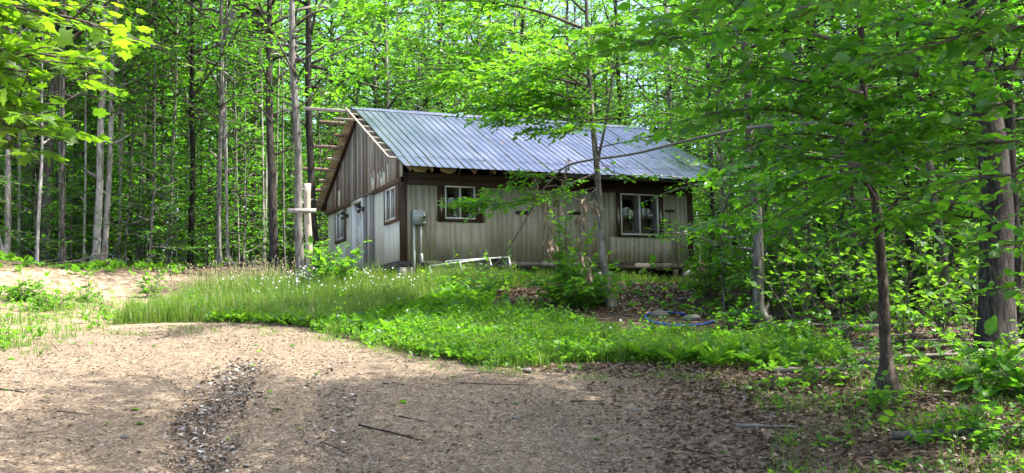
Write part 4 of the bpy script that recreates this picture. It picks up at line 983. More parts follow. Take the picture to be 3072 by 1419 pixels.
# slender tree in front of the cabin
near_tree('slender_tree', 'slender grey tree standing in front of the cabin with a forked stem', [(1830, 912, 24.3), (1808, 760, 24.3), (1795, 560, 24.3), (1777, 358, 24.2), (1765, 180, 24.1), (1759, 0, 24), (1750, -420, 24)],
    [26, 21, 19, 16, 14, 11, 7], 24.3, [
    ([(1788, 505, 24.3), (1815, 380, 24.2), (1835, 250, 24), (1848, 60, 23.8), (1860, -250, 23.6)], dict(start=.45, k=.6, sub=1)),
    ([(1770, 260, 24.2), (1670, 235, 23.6), (1500, 180, 23), (1330, 150, 22), (1200, 110, 21.4)], dict(start=.25, r=.035, k=1.2, sub=4)),
    ([(1772, 300, 24.2), (1620, 270, 23.8), (1430, 215, 23), (1200, 205, 22.4), (1060, 190, 22)], dict(start=.3, r=.03, sub=4)),
    ([(1775, 340, 24.2), (1650, 330, 23.4), (1520, 315, 22.8), (1410, 330, 22.4)], dict(start=.1, sub=7, k=1.2)),
    ([(1775, 330, 24.2), (1690, 290, 22.8), (1600, 270, 22), (1480, 290, 21.4)], dict(start=.15, sub=7, k=1.2)),
    ([(1765, 190, 24.1), (1640, 130, 23), (1500, 90, 22), (1350, 60, 21)], dict(start=.2, sub=5)),
    ([(1762, 90, 24.1), (1600, 30, 23), (1400, 0, 22), (1180, 20, 21), (1040, 60, 20.4)], dict(start=.25, sub=5)),
    ([(1760, 40, 24.1), (1660, -40, 23), (1500, -70, 22), (1300, -60, 21)], dict(start=.2, sub=5)),
    ([(1770, 230, 24.2), (1880, 190, 23.6), (1960, 180, 23), (2030, 200, 22)], dict(start=.3, sub=1, k=.8)),
    ([(1776, 360, 24.2), (1900, 350, 23.6), (2000, 340, 22.8), (2060, 350, 22)], dict(start=.25, sub=1, k=.8)),
    ([(1785, 445, 24.2), (1900, 420, 23.8), (2000, 400, 23.2)], dict(start=.25, sub=2)),
    ([(1765, 150, 24.1), (1850, 60, 24.8), (1980, 20, 25.5), (2120, 30, 26)], dict(start=.3, sub=1, k=.8)),
    ([(1790, 520, 24.3), (1700, 555, 23.8), (1620, 590, 23.3), (1500, 612, 22.9), (1360, 615, 22.6)], dict(start=.28, sub=5, k=1.2, tone=.95, r=.03, tilt=.3)),
    ([(1640, 585, 23.5), (1560, 560, 23), (1470, 580, 22.7), (1420, 640, 22.5)], dict(start=.15, sub=5, k=1.1, tone=.95, tilt=.3)),
    ([(1700, 545, 23.7), (1620, 525, 23.2), (1530, 530, 22.9)], dict(start=.2, sub=4, k=1.1, tone=.95, tilt=.3)),
    ([(1792, 560, 24.3), (1730, 575, 24), (1640, 580, 23.8)], dict(start=.2, sub=1)),
    ([(1775, 330, 24.2), (1720, 370, 23.4), (1640, 390, 22.8), (1560, 380, 22.4)], dict(start=.15, sub=4)),
    ([(1770, 280, 24.2), (1690, 220, 23.4), (1570, 200, 22.6), (1400, 240, 21.8), (1260, 250, 21.4)], dict(start=.2, sub=6)),
    ([(1773, 310, 24.2), (1700, 320, 23), (1600, 350, 22), (1480, 370, 21.4)], dict(start=.15, sub=6, k=1.2)),
    ([(1770, 240, 24.2), (1720, 200, 22.8), (1640, 190, 21.6), (1540, 220, 20.8), (1440, 260, 20.4)], dict(start=.2, sub=7, k=1.2)),
    ([(1776, 350, 24.2), (1740, 380, 23), (1700, 400, 22.2), (1650, 400, 21.8)], dict(start=.2, sub=4, k=1.2)),
    ([(1766, 200, 24.1), (1780, 120, 22.8), (1800, 90, 21.6), (1850, 110, 20.8)], dict(start=.2, sub=3, k=.9)),
    ([(1785, 470, 24.3), (1850, 520, 23.9), (1960, 525, 23.6)], dict(start=.3, sub=1)),
    ], 501, 'leaf_near', 'bark_pale', leaf=.14, crown_var=None, tone=.6, lgap=.07, gap=.105)
# near brown trunk on the right
near_tree('leafy_tree', 'near brown trunked tree on the right with low leafy branches', [(2662, 1135, 15), (2655, 1000, 15), (2648, 850, 15), (2632, 650, 15), (2606, 470, 15), (2590, 250, 15), (2580, 0, 15), (2570, -600, 15.3)],
    [38, 32, 29, 27, 25, 22, 19, 10], 15, [
    ([(2606, 470, 15), (2480, 470, 15.8), (2330, 490, 16.8), (2200, 515, 17.6), (2120, 535, 18)], dict(sub=4, start=.35)),
    ([(2612, 510, 15), (2480, 530, 15.8), (2330, 580, 16.8), (2200, 640, 17.6), (2130, 680, 18)], dict(sub=3, start=.4)),
    ([(2610, 500, 15), (2500, 500, 15.6), (2400, 520, 16.4), (2310, 560, 17), (2240, 590, 17.4)], dict(sub=4)),
    ([(2615, 540, 15), (2510, 560, 15.4), (2420, 600, 16), (2330, 650, 16.4), (2270, 690, 16.6)], dict(sub=4)),
    ([(2606, 470, 15), (2510, 420, 14.4), (2420, 400, 14), (2330, 410, 13.6), (2240, 440, 13.4)], dict(sub=4)),
    ([(2600, 420, 15), (2660, 330, 14.2), (2740, 300, 13.4), (2840, 320, 12.8)], dict(sub=5)),
    ([(2630, 650, 15), (2700, 640, 14.2), (2790, 640, 13.6), (2900, 600, 13)], dict(sub=4)),
    ([(2610, 480, 15), (2650, 430, 13.6), (2680, 440, 12.8), (2700, 480, 12.2)], dict(sub=4)),
    ([(2625, 590, 15), (2590, 540, 13.8), (2550, 540, 12.8), (2500, 570, 12.2)], dict(sub=4)),
    ([(2640, 690, 15), (2700, 590, 14.6), (2800, 560, 14), (2930, 500, 13.4)], dict(sub=3, r=.03)),
    ([(2612, 500, 15), (2500, 480, 14.2), (2400, 470, 13.6), (2290, 470, 13)], dict(sub=4)),
    ([(2600, 380, 15), (2480, 360, 14), (2360, 330, 13), (2220, 330, 12.4), (2120, 340, 12)], dict(sub=4, r=.04)),
    ([(2592, 280, 15), (2450, 250, 14), (2280, 230, 13), (2080, 260, 12)], dict(sub=5)),
    ([(2590, 240, 15), (2700, 220, 14), (2850, 250, 13), (3020, 280, 12)], dict(sub=5)),
    ([(2586, 150, 15), (2420, 100, 14), (2240, 90, 13), (2000, 120, 12), (1880, 150, 11.5)], dict(sub=5)),
    ([(2584, 80, 15), (2720, 60, 13.6), (2880, 90, 12.4), (3060, 130, 11.6)], dict(sub=5)),
    ([(2582, 20, 15), (2480, -30, 13.6), (2340, -20, 12.4), (2180, 10, 11.4), (2020, 60, 10.8)], dict(sub=5)),
    ([(2590, 240, 15), (2620, 180, 13.6), (2660, 160, 12.4), (2680, 190, 11.4)], dict(sub=5)),
    ([(2600, 420, 15), (2700, 390, 14), (2820, 380, 13.4), (2960, 400, 12.8)], dict(sub=4)),
    ([(2600, 400, 15), (2560, 330, 14), (2500, 290, 13), (2430, 300, 12.2)], dict(sub=4)),
    ([(2625, 600, 15), (2520, 600, 14.4), (2450, 630, 13.8), (2360, 680, 13.4)], dict(sub=3)),
    ([(2636, 680, 15), (2560, 700, 14.6), (2480, 740, 14.2)], dict(sub=2)),
    ([(2630, 640, 15), (2740, 660, 14.4), (2850, 680, 14)], dict(sub=3)),
    ], 502, 'leaf_near', 'bark_brown', tpl=BROAD, leaf=.16, crown_var=V_['young'][0], tone=.55, tw=.6, cv_scale=.8, cv_z=5.2, lgap=.09, gap=.13)
# tree off to the right whose boughs hang into view
near_tree('overhanging_tree', 'tree off the right edge whose leafy boughs hang across the top right corner', [(3700, 1300, 11.5), (3690, 900, 11.5), (3680, 300, 11.5), (3670, -600, 11.5), (3660, -1500, 11.5)],
    [70, 60, 50, 40, 26], 11.5, [
    ([(3680, 250, 11.5), (3400, 120, 10.8), (3100, 80, 10), (2850, 120, 9.4), (2650, 180, 9)], dict(sub=5)),
    ([(3685, 450, 11.5), (3400, 330, 11), (3150, 300, 10.4), (2900, 330, 10)], dict(sub=5)),
    ([(3690, 750, 11.5), (3400, 640, 11), (3180, 620, 10.6), (2990, 660, 10.4)], dict(sub=3, tone=.6)),
    ([(3680, 100, 11.5), (3350, -80, 10.4), (3000, -60, 9.4), (2650, -20, 8.8), (2350, 30, 8.4)], dict(sub=6)),
    ([(3675, -60, 11.5), (3250, -260, 10), (2750, -220, 9), (2300, -120, 8.4), (1980, -60, 8)], dict(sub=6, hang=.35)),
    ([(3675, -260, 11.5), (3100, -520, 9.8), (2450, -450, 9.2), (1850, -290, 8.8), (1400, -170, 8.8), (1200, -130, 8.8)], dict(sub=5, hang=.5, start=.4)),
    ([(3692, 900, 11.5), (3400, 830, 11.2), (3150, 850, 11), (2960, 880, 10.8)], dict(sub=3, tone=.6)),
    ([(3680, 300, 11.5), (3450, 200, 11), (3250, 190, 10.4), (3050, 210, 9.8)], dict(sub=5)),
    ([(3690, 700, 11.5), (3400, 560, 11.4), (3150, 520, 11.2), (2920, 540, 11), (2800, 580, 10.9)], dict(sub=5)),
    ([(3690, 800, 11.5), (3380, 730, 12), (3150, 720, 12.3), (2950, 750, 12.6), (2830, 800, 12.8)], dict(sub=4)),
    ([(3685, 550, 11.5), (3350, 430, 12), (3100, 420, 12.4), (2900, 440, 12.8), (2740, 480, 13)], dict(sub=5)),
    ], 503, 'leaf_near', 'bark_grey', tpl=BROAD, leaf=.135, crown_var=V_['tall'][0], tone=.55, tw=.5, lgap=.085, gap=.14, cv_scale=.75, cv_z=-.3)
# maple off to the left reaching into the top left corner
near_tree('maple_tree', 'maple off the left edge whose sunlit boughs fill the top left corner', [(-900, 1350, 10.5), (-890, 900, 10.5), (-880, 300, 10.5), (-870, -600, 10.5), (-860, -1600, 10.5)],
    [90, 80, 66, 50, 30], 10.5, [
    ([(-880, 100, 10.5), (-500, -20, 9.6), (-260, 20, 9), (-4, 60, 8.6), (180, 70, 8.4)], dict(sub=7)),
    ([(-880, -50, 10.5), (-450, -180, 9.4), (-190, -120, 8.8), (83, -60, 8.4), (259, 0, 8.2)], dict(sub=7, tone=.7)),
    ([(-880, 250, 10.5), (-550, 140, 9.8), (-360, 150, 9.2), (-110, 190, 8.8), (66, 230, 8.6)], dict(sub=7)),
    ([(-885, 400, 10.5), (-600, 300, 10), (-410, 290, 9.5), (-170, 300, 9.1), (-13, 320, 8.9)], dict(sub=6)),
    ([(-880, 180, 10.5), (-560, 60, 10), (-350, 90, 9.8), (-57, 130, 9.6), (118, 150, 9.4)], dict(sub=7)),
    ([(-885, 520, 10.5), (-560, 400, 9.8), (-390, 380, 9.3), (-170, 400, 9)], dict(sub=5)),
    ([(-875, -200, 10.5), (-500, -330, 9), (-210, -250, 8.2), (66, -140, 7.6)], dict(sub=6, tone=.7)),
    ([(-878, 300, 10.5), (-500, 230, 10.4), (-310, 230, 10.2), (-83, 260, 10)], dict(sub=6)),
    ([(-880, 330, 10.5), (-560, 220, 9.6), (-370, 210, 9), (-92, 260, 8.5), (48, 320, 8.3)], dict(sub=7)),
    ([(-885, 480, 10.5), (-560, 370, 9.6), (-370, 340, 9), (-130, 370, 8.6), (-30, 420, 8.5)], dict(sub=6)),
    ([(-880, 60, 10.5), (-520, -60, 9.2), (-270, -20, 8.6), (30, 20, 8.1), (242, 60, 7.9), (303, 90, 7.9)], dict(sub=7, tone=.75)),
    ([(-880, 160, 10.5), (-520, 80, 9.2), (-270, 100, 8.5), (-4, 150, 8.1), (180, 200, 8)], dict(sub=7, tone=.7)),
    ([(-885, 560, 10.5), (-560, 420, 9.6), (-280, 330, 9), (-60, 300, 8.6), (110, 310, 8.4)], dict(sub=7, tone=.45)),
    ([(-885, 600, 10.5), (-560, 480, 9.4), (-280, 400, 8.8), (-80, 370, 8.4), (50, 380, 8.3)], dict(sub=7, tone=.45)),
    ], 504, 'leaf_maple', 'bark_grey', tpl=MAPLE, leaf=.115, crown_var=V_['tall'][1], tone=.6, tw=.5, lgap=.10, gap=.15, cv_scale=.6, cv_z=3.0)

# ------------------------------------------------------------------ ground plants
def scatter(poly, n, rng, dmin=9.0, dmax=36.0):
    xs = [p[0] for p in poly]; lo, hi = min(xs), max(xs); out = []; have = 0; it = 0
    while have < n and it < 60:
        it += 1
        k = max(2000, n)
        px = rng.uniform(lo-60, hi+60, k); d = np.sqrt(rng.uniform(dmin**2, dmax**2, k))
        a = np.arctan((px-CX)/F)
        x = CAM[0]+d*np.sin(a+YAW); y = CAM[1]+d*np.cos(a+YAW); z = ground(x, y)
        qx, qy, _ = project(np.stack([x, y, z], -1)); ok = inside(poly, qx, qy) & ~((x > -.1) & (x < HL+.1) & (y > -.05) & (y < HD))
        P = np.stack([x, y, z], -1)[ok]; out.append(P); have += len(P)
    P = np.concatenate(out) if out else np.zeros((0, 3)); return P[:n]
def patchy(P, rng, s=1.1, keep=.55):
    v = np.sin(P[:, 0]*s*2.1+1.3*np.sin(P[:, 1]*s))+np.sin(P[:, 1]*s*2.6+1.7*np.sin(P[:, 0]*s*.8))+rng.normal(0, .5, len(P))
    return P[v > np.quantile(v, 1-keep)]
def blades(acc, P, h, wd, lean, rng, tone_c=.5, mat=0):
    n = len(P); az = rng.uniform(0, 6.28, n); hh = rng.uniform(*h, n); ww = wd*rng.uniform(.6, 1.3, n); ln = hh*rng.uniform(.05, lean, n)
    dv = np.stack([np.cos(az), np.sin(az), np.zeros(n)], -1); sd = np.stack([-np.sin(az), np.cos(az), np.zeros(n)], -1)
    fld = .5+.25*(np.sin(P[:, 0]*2.3+1.7*np.sin(P[:, 1]*1.9))+np.sin(P[:, 1]*3.1+1.3*np.sin(P[:, 0]*2.7))); hh = hh*(.62+.75*fld); ln = ln*(.7+rng.random(n)**3*1.8); tone_c = tone_c+.35*(fld-.5)
    tw = rng.uniform(-.6, .6, n)[:, None]; sd2 = sd*np.cos(tw)+dv*np.sin(tw)
    b = P-UP*.02; m = P+dv*(ln*.35)[:, None]+UP*(hh*.6)[:, None]; t = P+dv*ln[:, None]+UP*hh[:, None]
    V = np.stack([b-sd*ww[:, None]/2, b+sd*ww[:, None]/2, m+sd2*ww[:, None]*.42, m-sd2*ww[:, None]*.42, t], 1).reshape(-1, 3); o_ = (np.arange(n)*5)[:, None, None]
    acc.add(V, tris=(np.array([(3, 2, 4)])[None]+o_).reshape(-1, 3), quads=(np.array([(0, 1, 2, 3)])[None]+o_).reshape(-1, 4), tone=np.repeat(np.clip(tone_c+rng.normal(0, .22, n), 0, 1), 5), mat=mat)
    return t
def rosettes(acc, P, k, leaf, rng, tpl=BROAD, up=(.35, 1.0), tone_c=.55, stem=(.02, .12)):
    n = len(P); m = k
    az = rng.uniform(0, 6.28, (n, 1))+np.arange(m)[None]*2.4+rng.normal(0, .3, (n, m)); el = rng.uniform(*up, (n, m))
    ax = np.stack([np.cos(az)*np.cos(el), np.sin(az)*np.cos(el), np.sin(el)], -1)
    nr = np.stack([-np.cos(az)*np.sin(el), -np.sin(az)*np.sin(el), np.cos(el)], -1)+rng.normal(0, .25, (n, m, 3))
    st = rng.uniform(*stem, (n, m)); pos = P[:, None, :]+UP*st[:, :, None]+ax*st[:, :, None]*.5
    sc = rng.uniform(.6, 1.35, (n, 1)); sz = leaf*sc*rng.uniform(.6, 1.15, (n, m)); keep = (rng.random((n, m)) < .9).ravel()
    tn = np.clip(tone_c+rng.normal(0, .15, (n, 1))+rng.normal(0, .15, (n, m)), 0, 1)
    leaves(acc, pos.reshape(-1, 3)[keep], ax.reshape(-1, 3)[keep], nr.reshape(-1, 3)[keep], sz.ravel()[keep], tpl, tn.ravel()[keep])
TALL = [(330, 976), (430, 940), (530, 905), (650, 882), (800, 866), (1000, 862), (1200, 856), (1330, 868), (1300, 905), (1180, 940), (1010, 985), (930, 984), (800, 964), (600, 968), (480, 970)]
WEED = [(930, 992), (1180, 945), (1290, 905), (1420, 925), (1700, 966), (1880, 1000), (2180, 1012), (2300, 1014), (2520, 1036), (2560, 1085), (2300, 1096), (2050, 1090), (1800, 1088), (1560, 1104), (1440, 1100), (1300, 1076), (1120, 1036)]
LEFTW = [(-400, 1100), (-400, 870), (60, 880), (300, 905), (430, 925), (430, 960), (330, 985), (130, 1020), (0, 1065)]
WALLB = [(1290, 815), (1290, 858), (1500, 856), (1900, 846), (2080, 850), (2080, 836), (1700, 824)]
RBOT = [(2230, 1180), (2500, 1130), (2700, 1110), (3072, 1060), (3400, 1080), (3400, 1600), (2270, 1600), (2330, 1300)]
BERMG = [(-300, 800), (-300, 770), (80, 775), (330, 795), (560, 800), (560, 838), (470, 832), (370, 815), (300, 845), (220, 838), (110, 800), (60, 830)]
def lawn():
    rng = np.random.default_rng(900); a = Acc()
    blades(a, scatter(TALL, 32000, rng), (.14, .46), .013, .55, rng, .82)
    blades(a, scatter(TALL, 1400, rng), (.2, .6), .010, .9, rng, .5, mat=1)
    P = scatter([(540, 905), (660, 884), (800, 868), (1000, 864), (1230, 858), (1280, 880), (1150, 920), (700, 935), (560, 930)], 9000, rng); blades(a, P, (.35, .72), .011, .4, rng, .68)
    blades(a, patchy(scatter(WEED, 30000, rng), rng, 1.4, .75), (.06, .30), .012, .8, rng, .55)
    blades(a, patchy(scatter(LEFTW, 9000, rng), rng, 1.3, .45), (.05, .30), .012, .8, rng, .75)
    blades(a, scatter(WALLB, 5000, rng), (.08, .36), .011, .5, rng, .4)
    blades(a, scatter([(1250, 842), (1250, 868), (1560, 868), (1560, 840)], 2600, rng), (.2, .55), .011, .5, rng, .55)
    blades(a, patchy(scatter(RBOT, 11000, rng, 8.5), rng, 1.5, .5), (.04, .17), .008, 1.0, rng, .45)
    blades(a, patchy(scatter(BERMG, 3500, rng, 26, 44), rng, .8, .7), (.06, .30), .014, .8, rng, .5)
    blades(a, patchy(scatter([(x_, y_+22 if y_ > 1030 or x_ < 1200 else y_) for x_, y_ in WEED], 9000, rng), rng, 2.6, .3), (.04, .16), .011, .9, rng, .6)
    # ragged edge creeping into the drive
    e = scatter([(330, 990), (700, 975), (960, 1000), (1300, 1082), (1700, 1112), (2200, 1130), (2300, 1180), (2000, 1165), (1700, 1140), (1300, 1110), (1000, 1040), (700, 1000), (300, 1020), (0, 1090), (0, 1040)], 4000, rng)
    blades(a, patchy(e, rng, 2.3, .33), (.03, .12), .011, .9, rng, .6)
    o = link('grass', a.mesh('grass', [M['grass'], M['straw']])); tag(o, 'green grass along the drive and up to the cabin', 'grass', kind='stuff')
    # seed heads of the tall grass
    a = Acc(); P = scatter([(430, 940), (540, 905), (660, 884), (900, 868), (900, 900), (700, 930)], 230, rng); n = len(P)
    h = rng.uniform(.55, .95, n); az = rng.uniform(0, 6.28, n); top = P+np.stack([np.cos(az)*.12, np.sin(az)*.12, h], -1)
    for p, t in zip(P, top):
        tube(a, [p, (p+t)/2+(t-p)*(0, 0, .05), t], [.003, .0025, .002], 3, tone=.3)
        tube(a, [t, t+(t-p)*(.22, .22, .06), t+(t-p)*(.5, .5, .09)], [.004, .011, .002], 4, tone=rng.random())
    o = link('seed_heads', a.mesh('seed_heads', M['straw'])); tag(o, 'pale seed heads standing over the tall grass', 'seed heads', kind='stuff')
    # dandelion clocks
    a = Acc(); P = np.concatenate([scatter([(640, 905), (760, 875), (1000, 865), (1260, 865), (1250, 900), (1050, 925), (800, 925)], 190, rng), scatter([(860, 905), (960, 900), (960, 870), (880, 870)], 60, rng), scatter(WEED, 7, rng)]); n = len(P)
    for p in P:
        t = p+(rng.normal(0, .04), rng.normal(0, .04), rng.uniform(.30, .62)); tube(a, [p, t], [.003, .002], 3, tone=.2, mat=1)
        r = rng.uniform(.018, .03); an = np.arange(5)*1.2566
        V = [(0, 0, r)]+[(r*.89*math.cos(x), r*.89*math.sin(x), r*.45) for x in an]+[(r*.89*math.cos(x+.63), r*.89*math.sin(x+.63), -r*.45) for x in an]+[(0, 0, -r)]
        T = [(0, 1+k, 1+(k+1) % 5) for k in range(5)]+[(1+k, 6+k, 1+(k+1) % 5) for k in range(5)]+[(6+k, 6+(k+1) % 5, 1+(k+1) % 5) for k in range(5)]+[(11, 6+(k+1) % 5, 6+k) for k in range(5)]
        a.add(np.array(V)+t, tris=T, tone=rng.random())
    o = link('dandelion_clocks', a.mesh('dandelion_clocks', [M['fluff'], M['grass']], True)); tag(o, 'white fluffy dandelion clocks dotted through the tall grass', 'flowers', kind='stuff')
    # broad-leaved ground cover
    a = Acc()
    Pw = patchy(scatter(WEED, 4200, rng), rng, 1.0, .72); qx = project(Pw)[0]; Pw = Pw[(qx < 1850) | (rng.random(len(Pw)) < .35)]
    rosettes(a, Pw, 6, .095, rng, tone_c=.55)
    rosettes(a, patchy(scatter([(x_, y_+26 if y_ > 1030 or x_ < 1200 else y_) for x_, y_ in WEED], 1500, rng), rng, 2.4, .3), 5, .07, rng, tone_c=.6)
    rosettes(a, scatter([(1000, 985), (1250, 930), (1350, 880), (1500, 905), (1400, 960), (1200, 1030)], 500, rng), 7, .17, rng, tone_c=.55)
    rosettes(a, patchy(scatter(LEFTW, 700, rng), rng, 1.2, .33), 6, .10, rng, tone_c=.85)
    rosettes(a, scatter([(620, 968), (800, 940), (1010, 960), (1010, 990), (760, 972)], 350, rng), 6, .12, rng, tone_c=.9)
    rosettes(a, patchy(scatter([(1280, 850), (1600, 850), (2120, 850), (2500, 900), (2500, 960), (1900, 945), (1450, 905)], 170, rng), rng, 1.0, .5), 5, .12, rng, tone_c=.5)
    rosettes(a, patchy(scatter(RBOT, 700, rng, 8.5), rng, 1.2, .55), 4, .065, rng, tone_c=.45)
    rosettes(a, patchy(scatter(BERMG, 900, rng, 26, 44), rng, .7, .7), 6, .16, rng, tone_c=.6)
    rosettes(a, patchy(scatter([(2080, 850), (3400, 870), (3400, 1010), (2500, 1000), (2100, 900)], 900, rng, 16, 50), rng, .6, .5), 5, .14, rng, tone_c=.4)
    rosettes(a, patchy(scatter([(-300, 760), (900, 780), (900, 815), (-300, 800)], 600, rng, 33, 60), rng, .5, .6), 6, .18, rng, tone_c=.35)
    def stalks(P, h, leaf, k, tone):
        for p in P:
            H_ = rng.uniform(*h); top = np.array([rng.normal(0, .12)*H_, rng.normal(0, .12)*H_, H_]); tube(a, [p, p+top*.5+(0, 0, .02), p+top], [.005, .004, .002], 3, tone=.3)
            u = np.linspace(.2, 1, k); az = np.arange(k)*2.4+rng.uniform(0, 6); ax = np.stack([np.cos(az), np.sin(az), rng.uniform(.1, .7, k)], -1)
            leaves(a, p+top*u[:, None], ax, UP+rng.normal(0, .3, (k, 3)), leaf*rng.uniform(.6, 1.2, k)*(1.2-.5*u), LEAF4, np.clip(tone+rng.normal(0, .2, k), 0, 1))
    stalks(patchy(scatter(WEED, 900, rng), rng, 1.2, .55), (.18, .5), .12, 8, .55)
    stalks(patchy(scatter(LEFTW, 260, rng), rng, 1.2, .5), (.15, .5), .10, 8, .8)
    stalks(scatter(TALL, 130, rng), (.3, .6), .12, 8, .6)
    stalks(patchy(scatter([(2300, 1000), (2600, 1030), (3300, 1000), (3300, 1250), (2700, 1200), (2450, 1120)], 200, rng), rng, 1.1, .5), (.15, .5), .13, 7, .5)
    o = link('ground_weeds', a.mesh('ground_weeds', M['leaf_low'])); tag(o, 'low broad leaved weeds covering the verge', 'weeds', kind='stuff')
lawn()
def bush(name, label, px, d, H, R, nst, leaf, seed, tpl=LEAF4, mat='leaf_low', tone=.55, cat='bush', el=(.5, 1.35), gap=.09, lgap=.07, tw=.35, base=.15, group=None, sub=2, hang=.1, p=None):
    rng = np.random.default_rng(seed); p = G(px, d) if p is None else p; t = empty(name, p); tag(t, label, cat, group)
    a = Acc(); b = Acc()
    for k in range(nst):
        e = rng.uniform(*el) if nst > 1 else 1.45
        ln = min(H/max(.25, math.sin(e)), R/max(.12, math.cos(e)))*rng.uniform(.75, 1.05)
        pts = limb((rng.normal(0, .04), rng.normal(0, .04), -.05), k*2.4+rng.normal(0, .4), e, ln, rng, 9, -.15, .07)
        tube(b, pts, np.linspace(.006+.006*ln, .003, 9), 5)
        spray(a, pts, rng, tpl, tw, gap, lgap, leaf, base, .42, .15, True, hang=hang, tone_c=tone)
        for j in range(sub if nst > 1 else sub*4):
            q = pts[rng.integers(2, 8)]; p2 = limb(q, rng.uniform(0, 6.28), rng.uniform(-.1, .6), R*rng.uniform(.35, .8), rng, 6, -.2, .08)
            tube(b, p2, np.linspace(.006, .002, 6), 4); spray(a, p2, rng, tpl, tw*.8, gap, lgap, leaf, .1, .42, .15, True, hang=hang, tone_c=tone)
    link('stem', b.mesh('stem', M['twig']), t); link('foliage', a.mesh('foliage', [M[mat], M['twig']]), t)
    return t
bush('sapling', 'sunlit yellow green sapling in front of the cabin door', 990, 26.3, 1.5, .8, 9, .16, 1001, BROAD, tone=.95, cat='sapling', el=(.8, 1.4), mat='leaf_low')
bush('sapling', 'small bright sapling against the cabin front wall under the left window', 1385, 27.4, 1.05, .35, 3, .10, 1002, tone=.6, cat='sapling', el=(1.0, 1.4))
bush('sapling', 'narrow leafy shoot in front of the discarded window frames', 1497, 26.9, 1.2, .3, 3, .11, 1003, tone=.65, cat='sapling', el=(1.1, 1.45))
bush('bramble_bush', 'low sprawling bramble in front of the discarded window frames', 1425, 26.2, .55, 1.0, 12, .12, 1004, BROAD, tone=.5, el=(.15, .9))
bush('bramble_bush', 'low leafy tangle right of the meter conduit', 1330, 26.8, .4, .7, 9, .12, 1005, BROAD, tone=.55, el=(.15, .9))
bush('shrub', 'dark leafy shrub at the foot of the slender tree', 1722, 24.0, 1.3, .85, 26, .15, 1006, BROAD, tone=.55, el=(.3, 1.3))
bush('sapling', 'tall leafy sapling left of the slender tree reaching the wall slots', 1712, 24.8, 2.5, .55, 11, .15, 1007, BROAD, tone=.8, cat='sapling', el=(1.1, 1.45))
bush('shrub', 'leafy shrub just right of the slender tree trunk', 1800, 24.9, 1.3, .45, 9, .14, 1030, BROAD, tone=.6, el=(.7, 1.4))
bush('sapling', 'large leaved seedling in front of the right window', 1935, 26.5, .85, .45, 4, .20, 1008, BROAD, tone=.6, cat='sapling', el=(.8, 1.4), gap=.16, lgap=.14)
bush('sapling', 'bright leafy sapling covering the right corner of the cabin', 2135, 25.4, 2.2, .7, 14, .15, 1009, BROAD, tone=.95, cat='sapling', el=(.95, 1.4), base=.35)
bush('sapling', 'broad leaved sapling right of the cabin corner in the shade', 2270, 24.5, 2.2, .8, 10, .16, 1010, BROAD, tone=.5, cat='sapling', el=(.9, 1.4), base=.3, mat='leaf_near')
for k, (px, d, h, r_, lab) in enumerate(((2400, 21.4, 2.0, .8, 'leafy sapling right of the lichen spotted tree'), (2530, 20.4, 1.7, .75, 'leafy sapling in front of the thick dark tree'), (2715, 20.2, 2.2, .85, 'leafy sapling just right of the near brown trunk'), (2815, 21.2, 2.4, .9, 'leafy sapling before the leaning grey tree'), (2925, 19.6, 2.0, .8, 'leafy sapling left of the very thick tree'), (2330, 23.6, 2.6, 1.0, 'tall leafy sapling behind the lichen spotted tree'), (2470, 23.4, 2.8, 1.0, 'tall leafy sapling left of the thick dark tree'), (2640, 22.6, 2.8, 1.0, 'tall leafy sapling hidden behind the near brown trunk'))):
    bush('sapling', lab, px, d, h, r_, 7, .15, 1060+k, BROAD, tone=.8, cat='sapling', el=(.95, 1.42), base=.4, gap=.12, lgap=.09)
bush('sapling', 'leafy seedling on the litter left of the shrub', 1560, 23.6, .45, .35, 5, .13, 1011, BROAD, tone=.65, cat='sapling')
bush('sapling', 'low seedling on the litter in front of the cabin right corner', 2105, 23.5, .55, .45, 5, .13, 1012, BROAD, tone=.55, cat='sapling')
bush('low_bush', 'small round bush on the bare sand left of the grass', 315, 25.2, .38, .38, 9, .09, 1013, tone=.75, el=(.3, 1.3))
bush('weed_clump', 'tall weed clump at the left edge on the sand', 60, 27.5, .75, .5, 9, .13, 1014, BROAD, tone=.7, cat='weed', el=(.7, 1.4))
bush('weed_clump', 'yellow green weed clump in the middle of the sand', 150, 26.0, .6, .5, 10, .11, 1015, tone=.95, cat='weed', el=(.6, 1.4))
bush('weed_clump', 'spiky weed clump right of the sand bush', 260, 27.8, .5, .45, 9, .12, 1016, tone=.9, cat='weed', el=(.6, 1.4))
bush('weed_clump', 'dock plant standing before the dark bank', 445, 28.5, .7, .35, 6, .16, 1017, tone=.85, cat='weed', el=(.9, 1.4))
bush('sapling', 'dark stemmed shoot beside the near brown trunk', 2565, 16.3, 1.1, .3, 2, .13, 1018, BROAD, tone=.5, cat='sapling', el=(1.2, 1.5), mat='leaf_near', base=.5)
bush('sapling', 'arching leafy seedling left of the near brown trunk', 2455, 16.0, .7, .55, 6, .12, 1019, BROAD, tone=.6, cat='sapling', el=(.5, 1.3))
bush('sapling', 'leafy seedling growing at the foot of the near brown trunk', 2655, 14.3, .35, .35, 5, .13, 1020, BROAD, tone=.55, cat='sapling')
bush('burdock', 'large leaved burdock right of the near brown trunk', 2830, 16.2, .4, .4, 6, .22, 1021, BIGL, tone=.55, cat='weed', gap=.22, lgap=.2, tw=.35, el=(.4, 1.2))
bush('burdock', 'large leaved burdock in front of the very thick tree', 2960, 15.6, .6, .5, 8, .26, 1022, BIGL, tone=.5, cat='weed', gap=.22, lgap=.2, tw=.35, el=(.4, 1.2))
bush('burdock', 'large leaved burdock at the right edge', 3065, 15.0, .75, .55, 8, .28, 1023, BIGL, tone=.5, cat='weed', gap=.22, lgap=.2, tw=.35, el=(.5, 1.2))
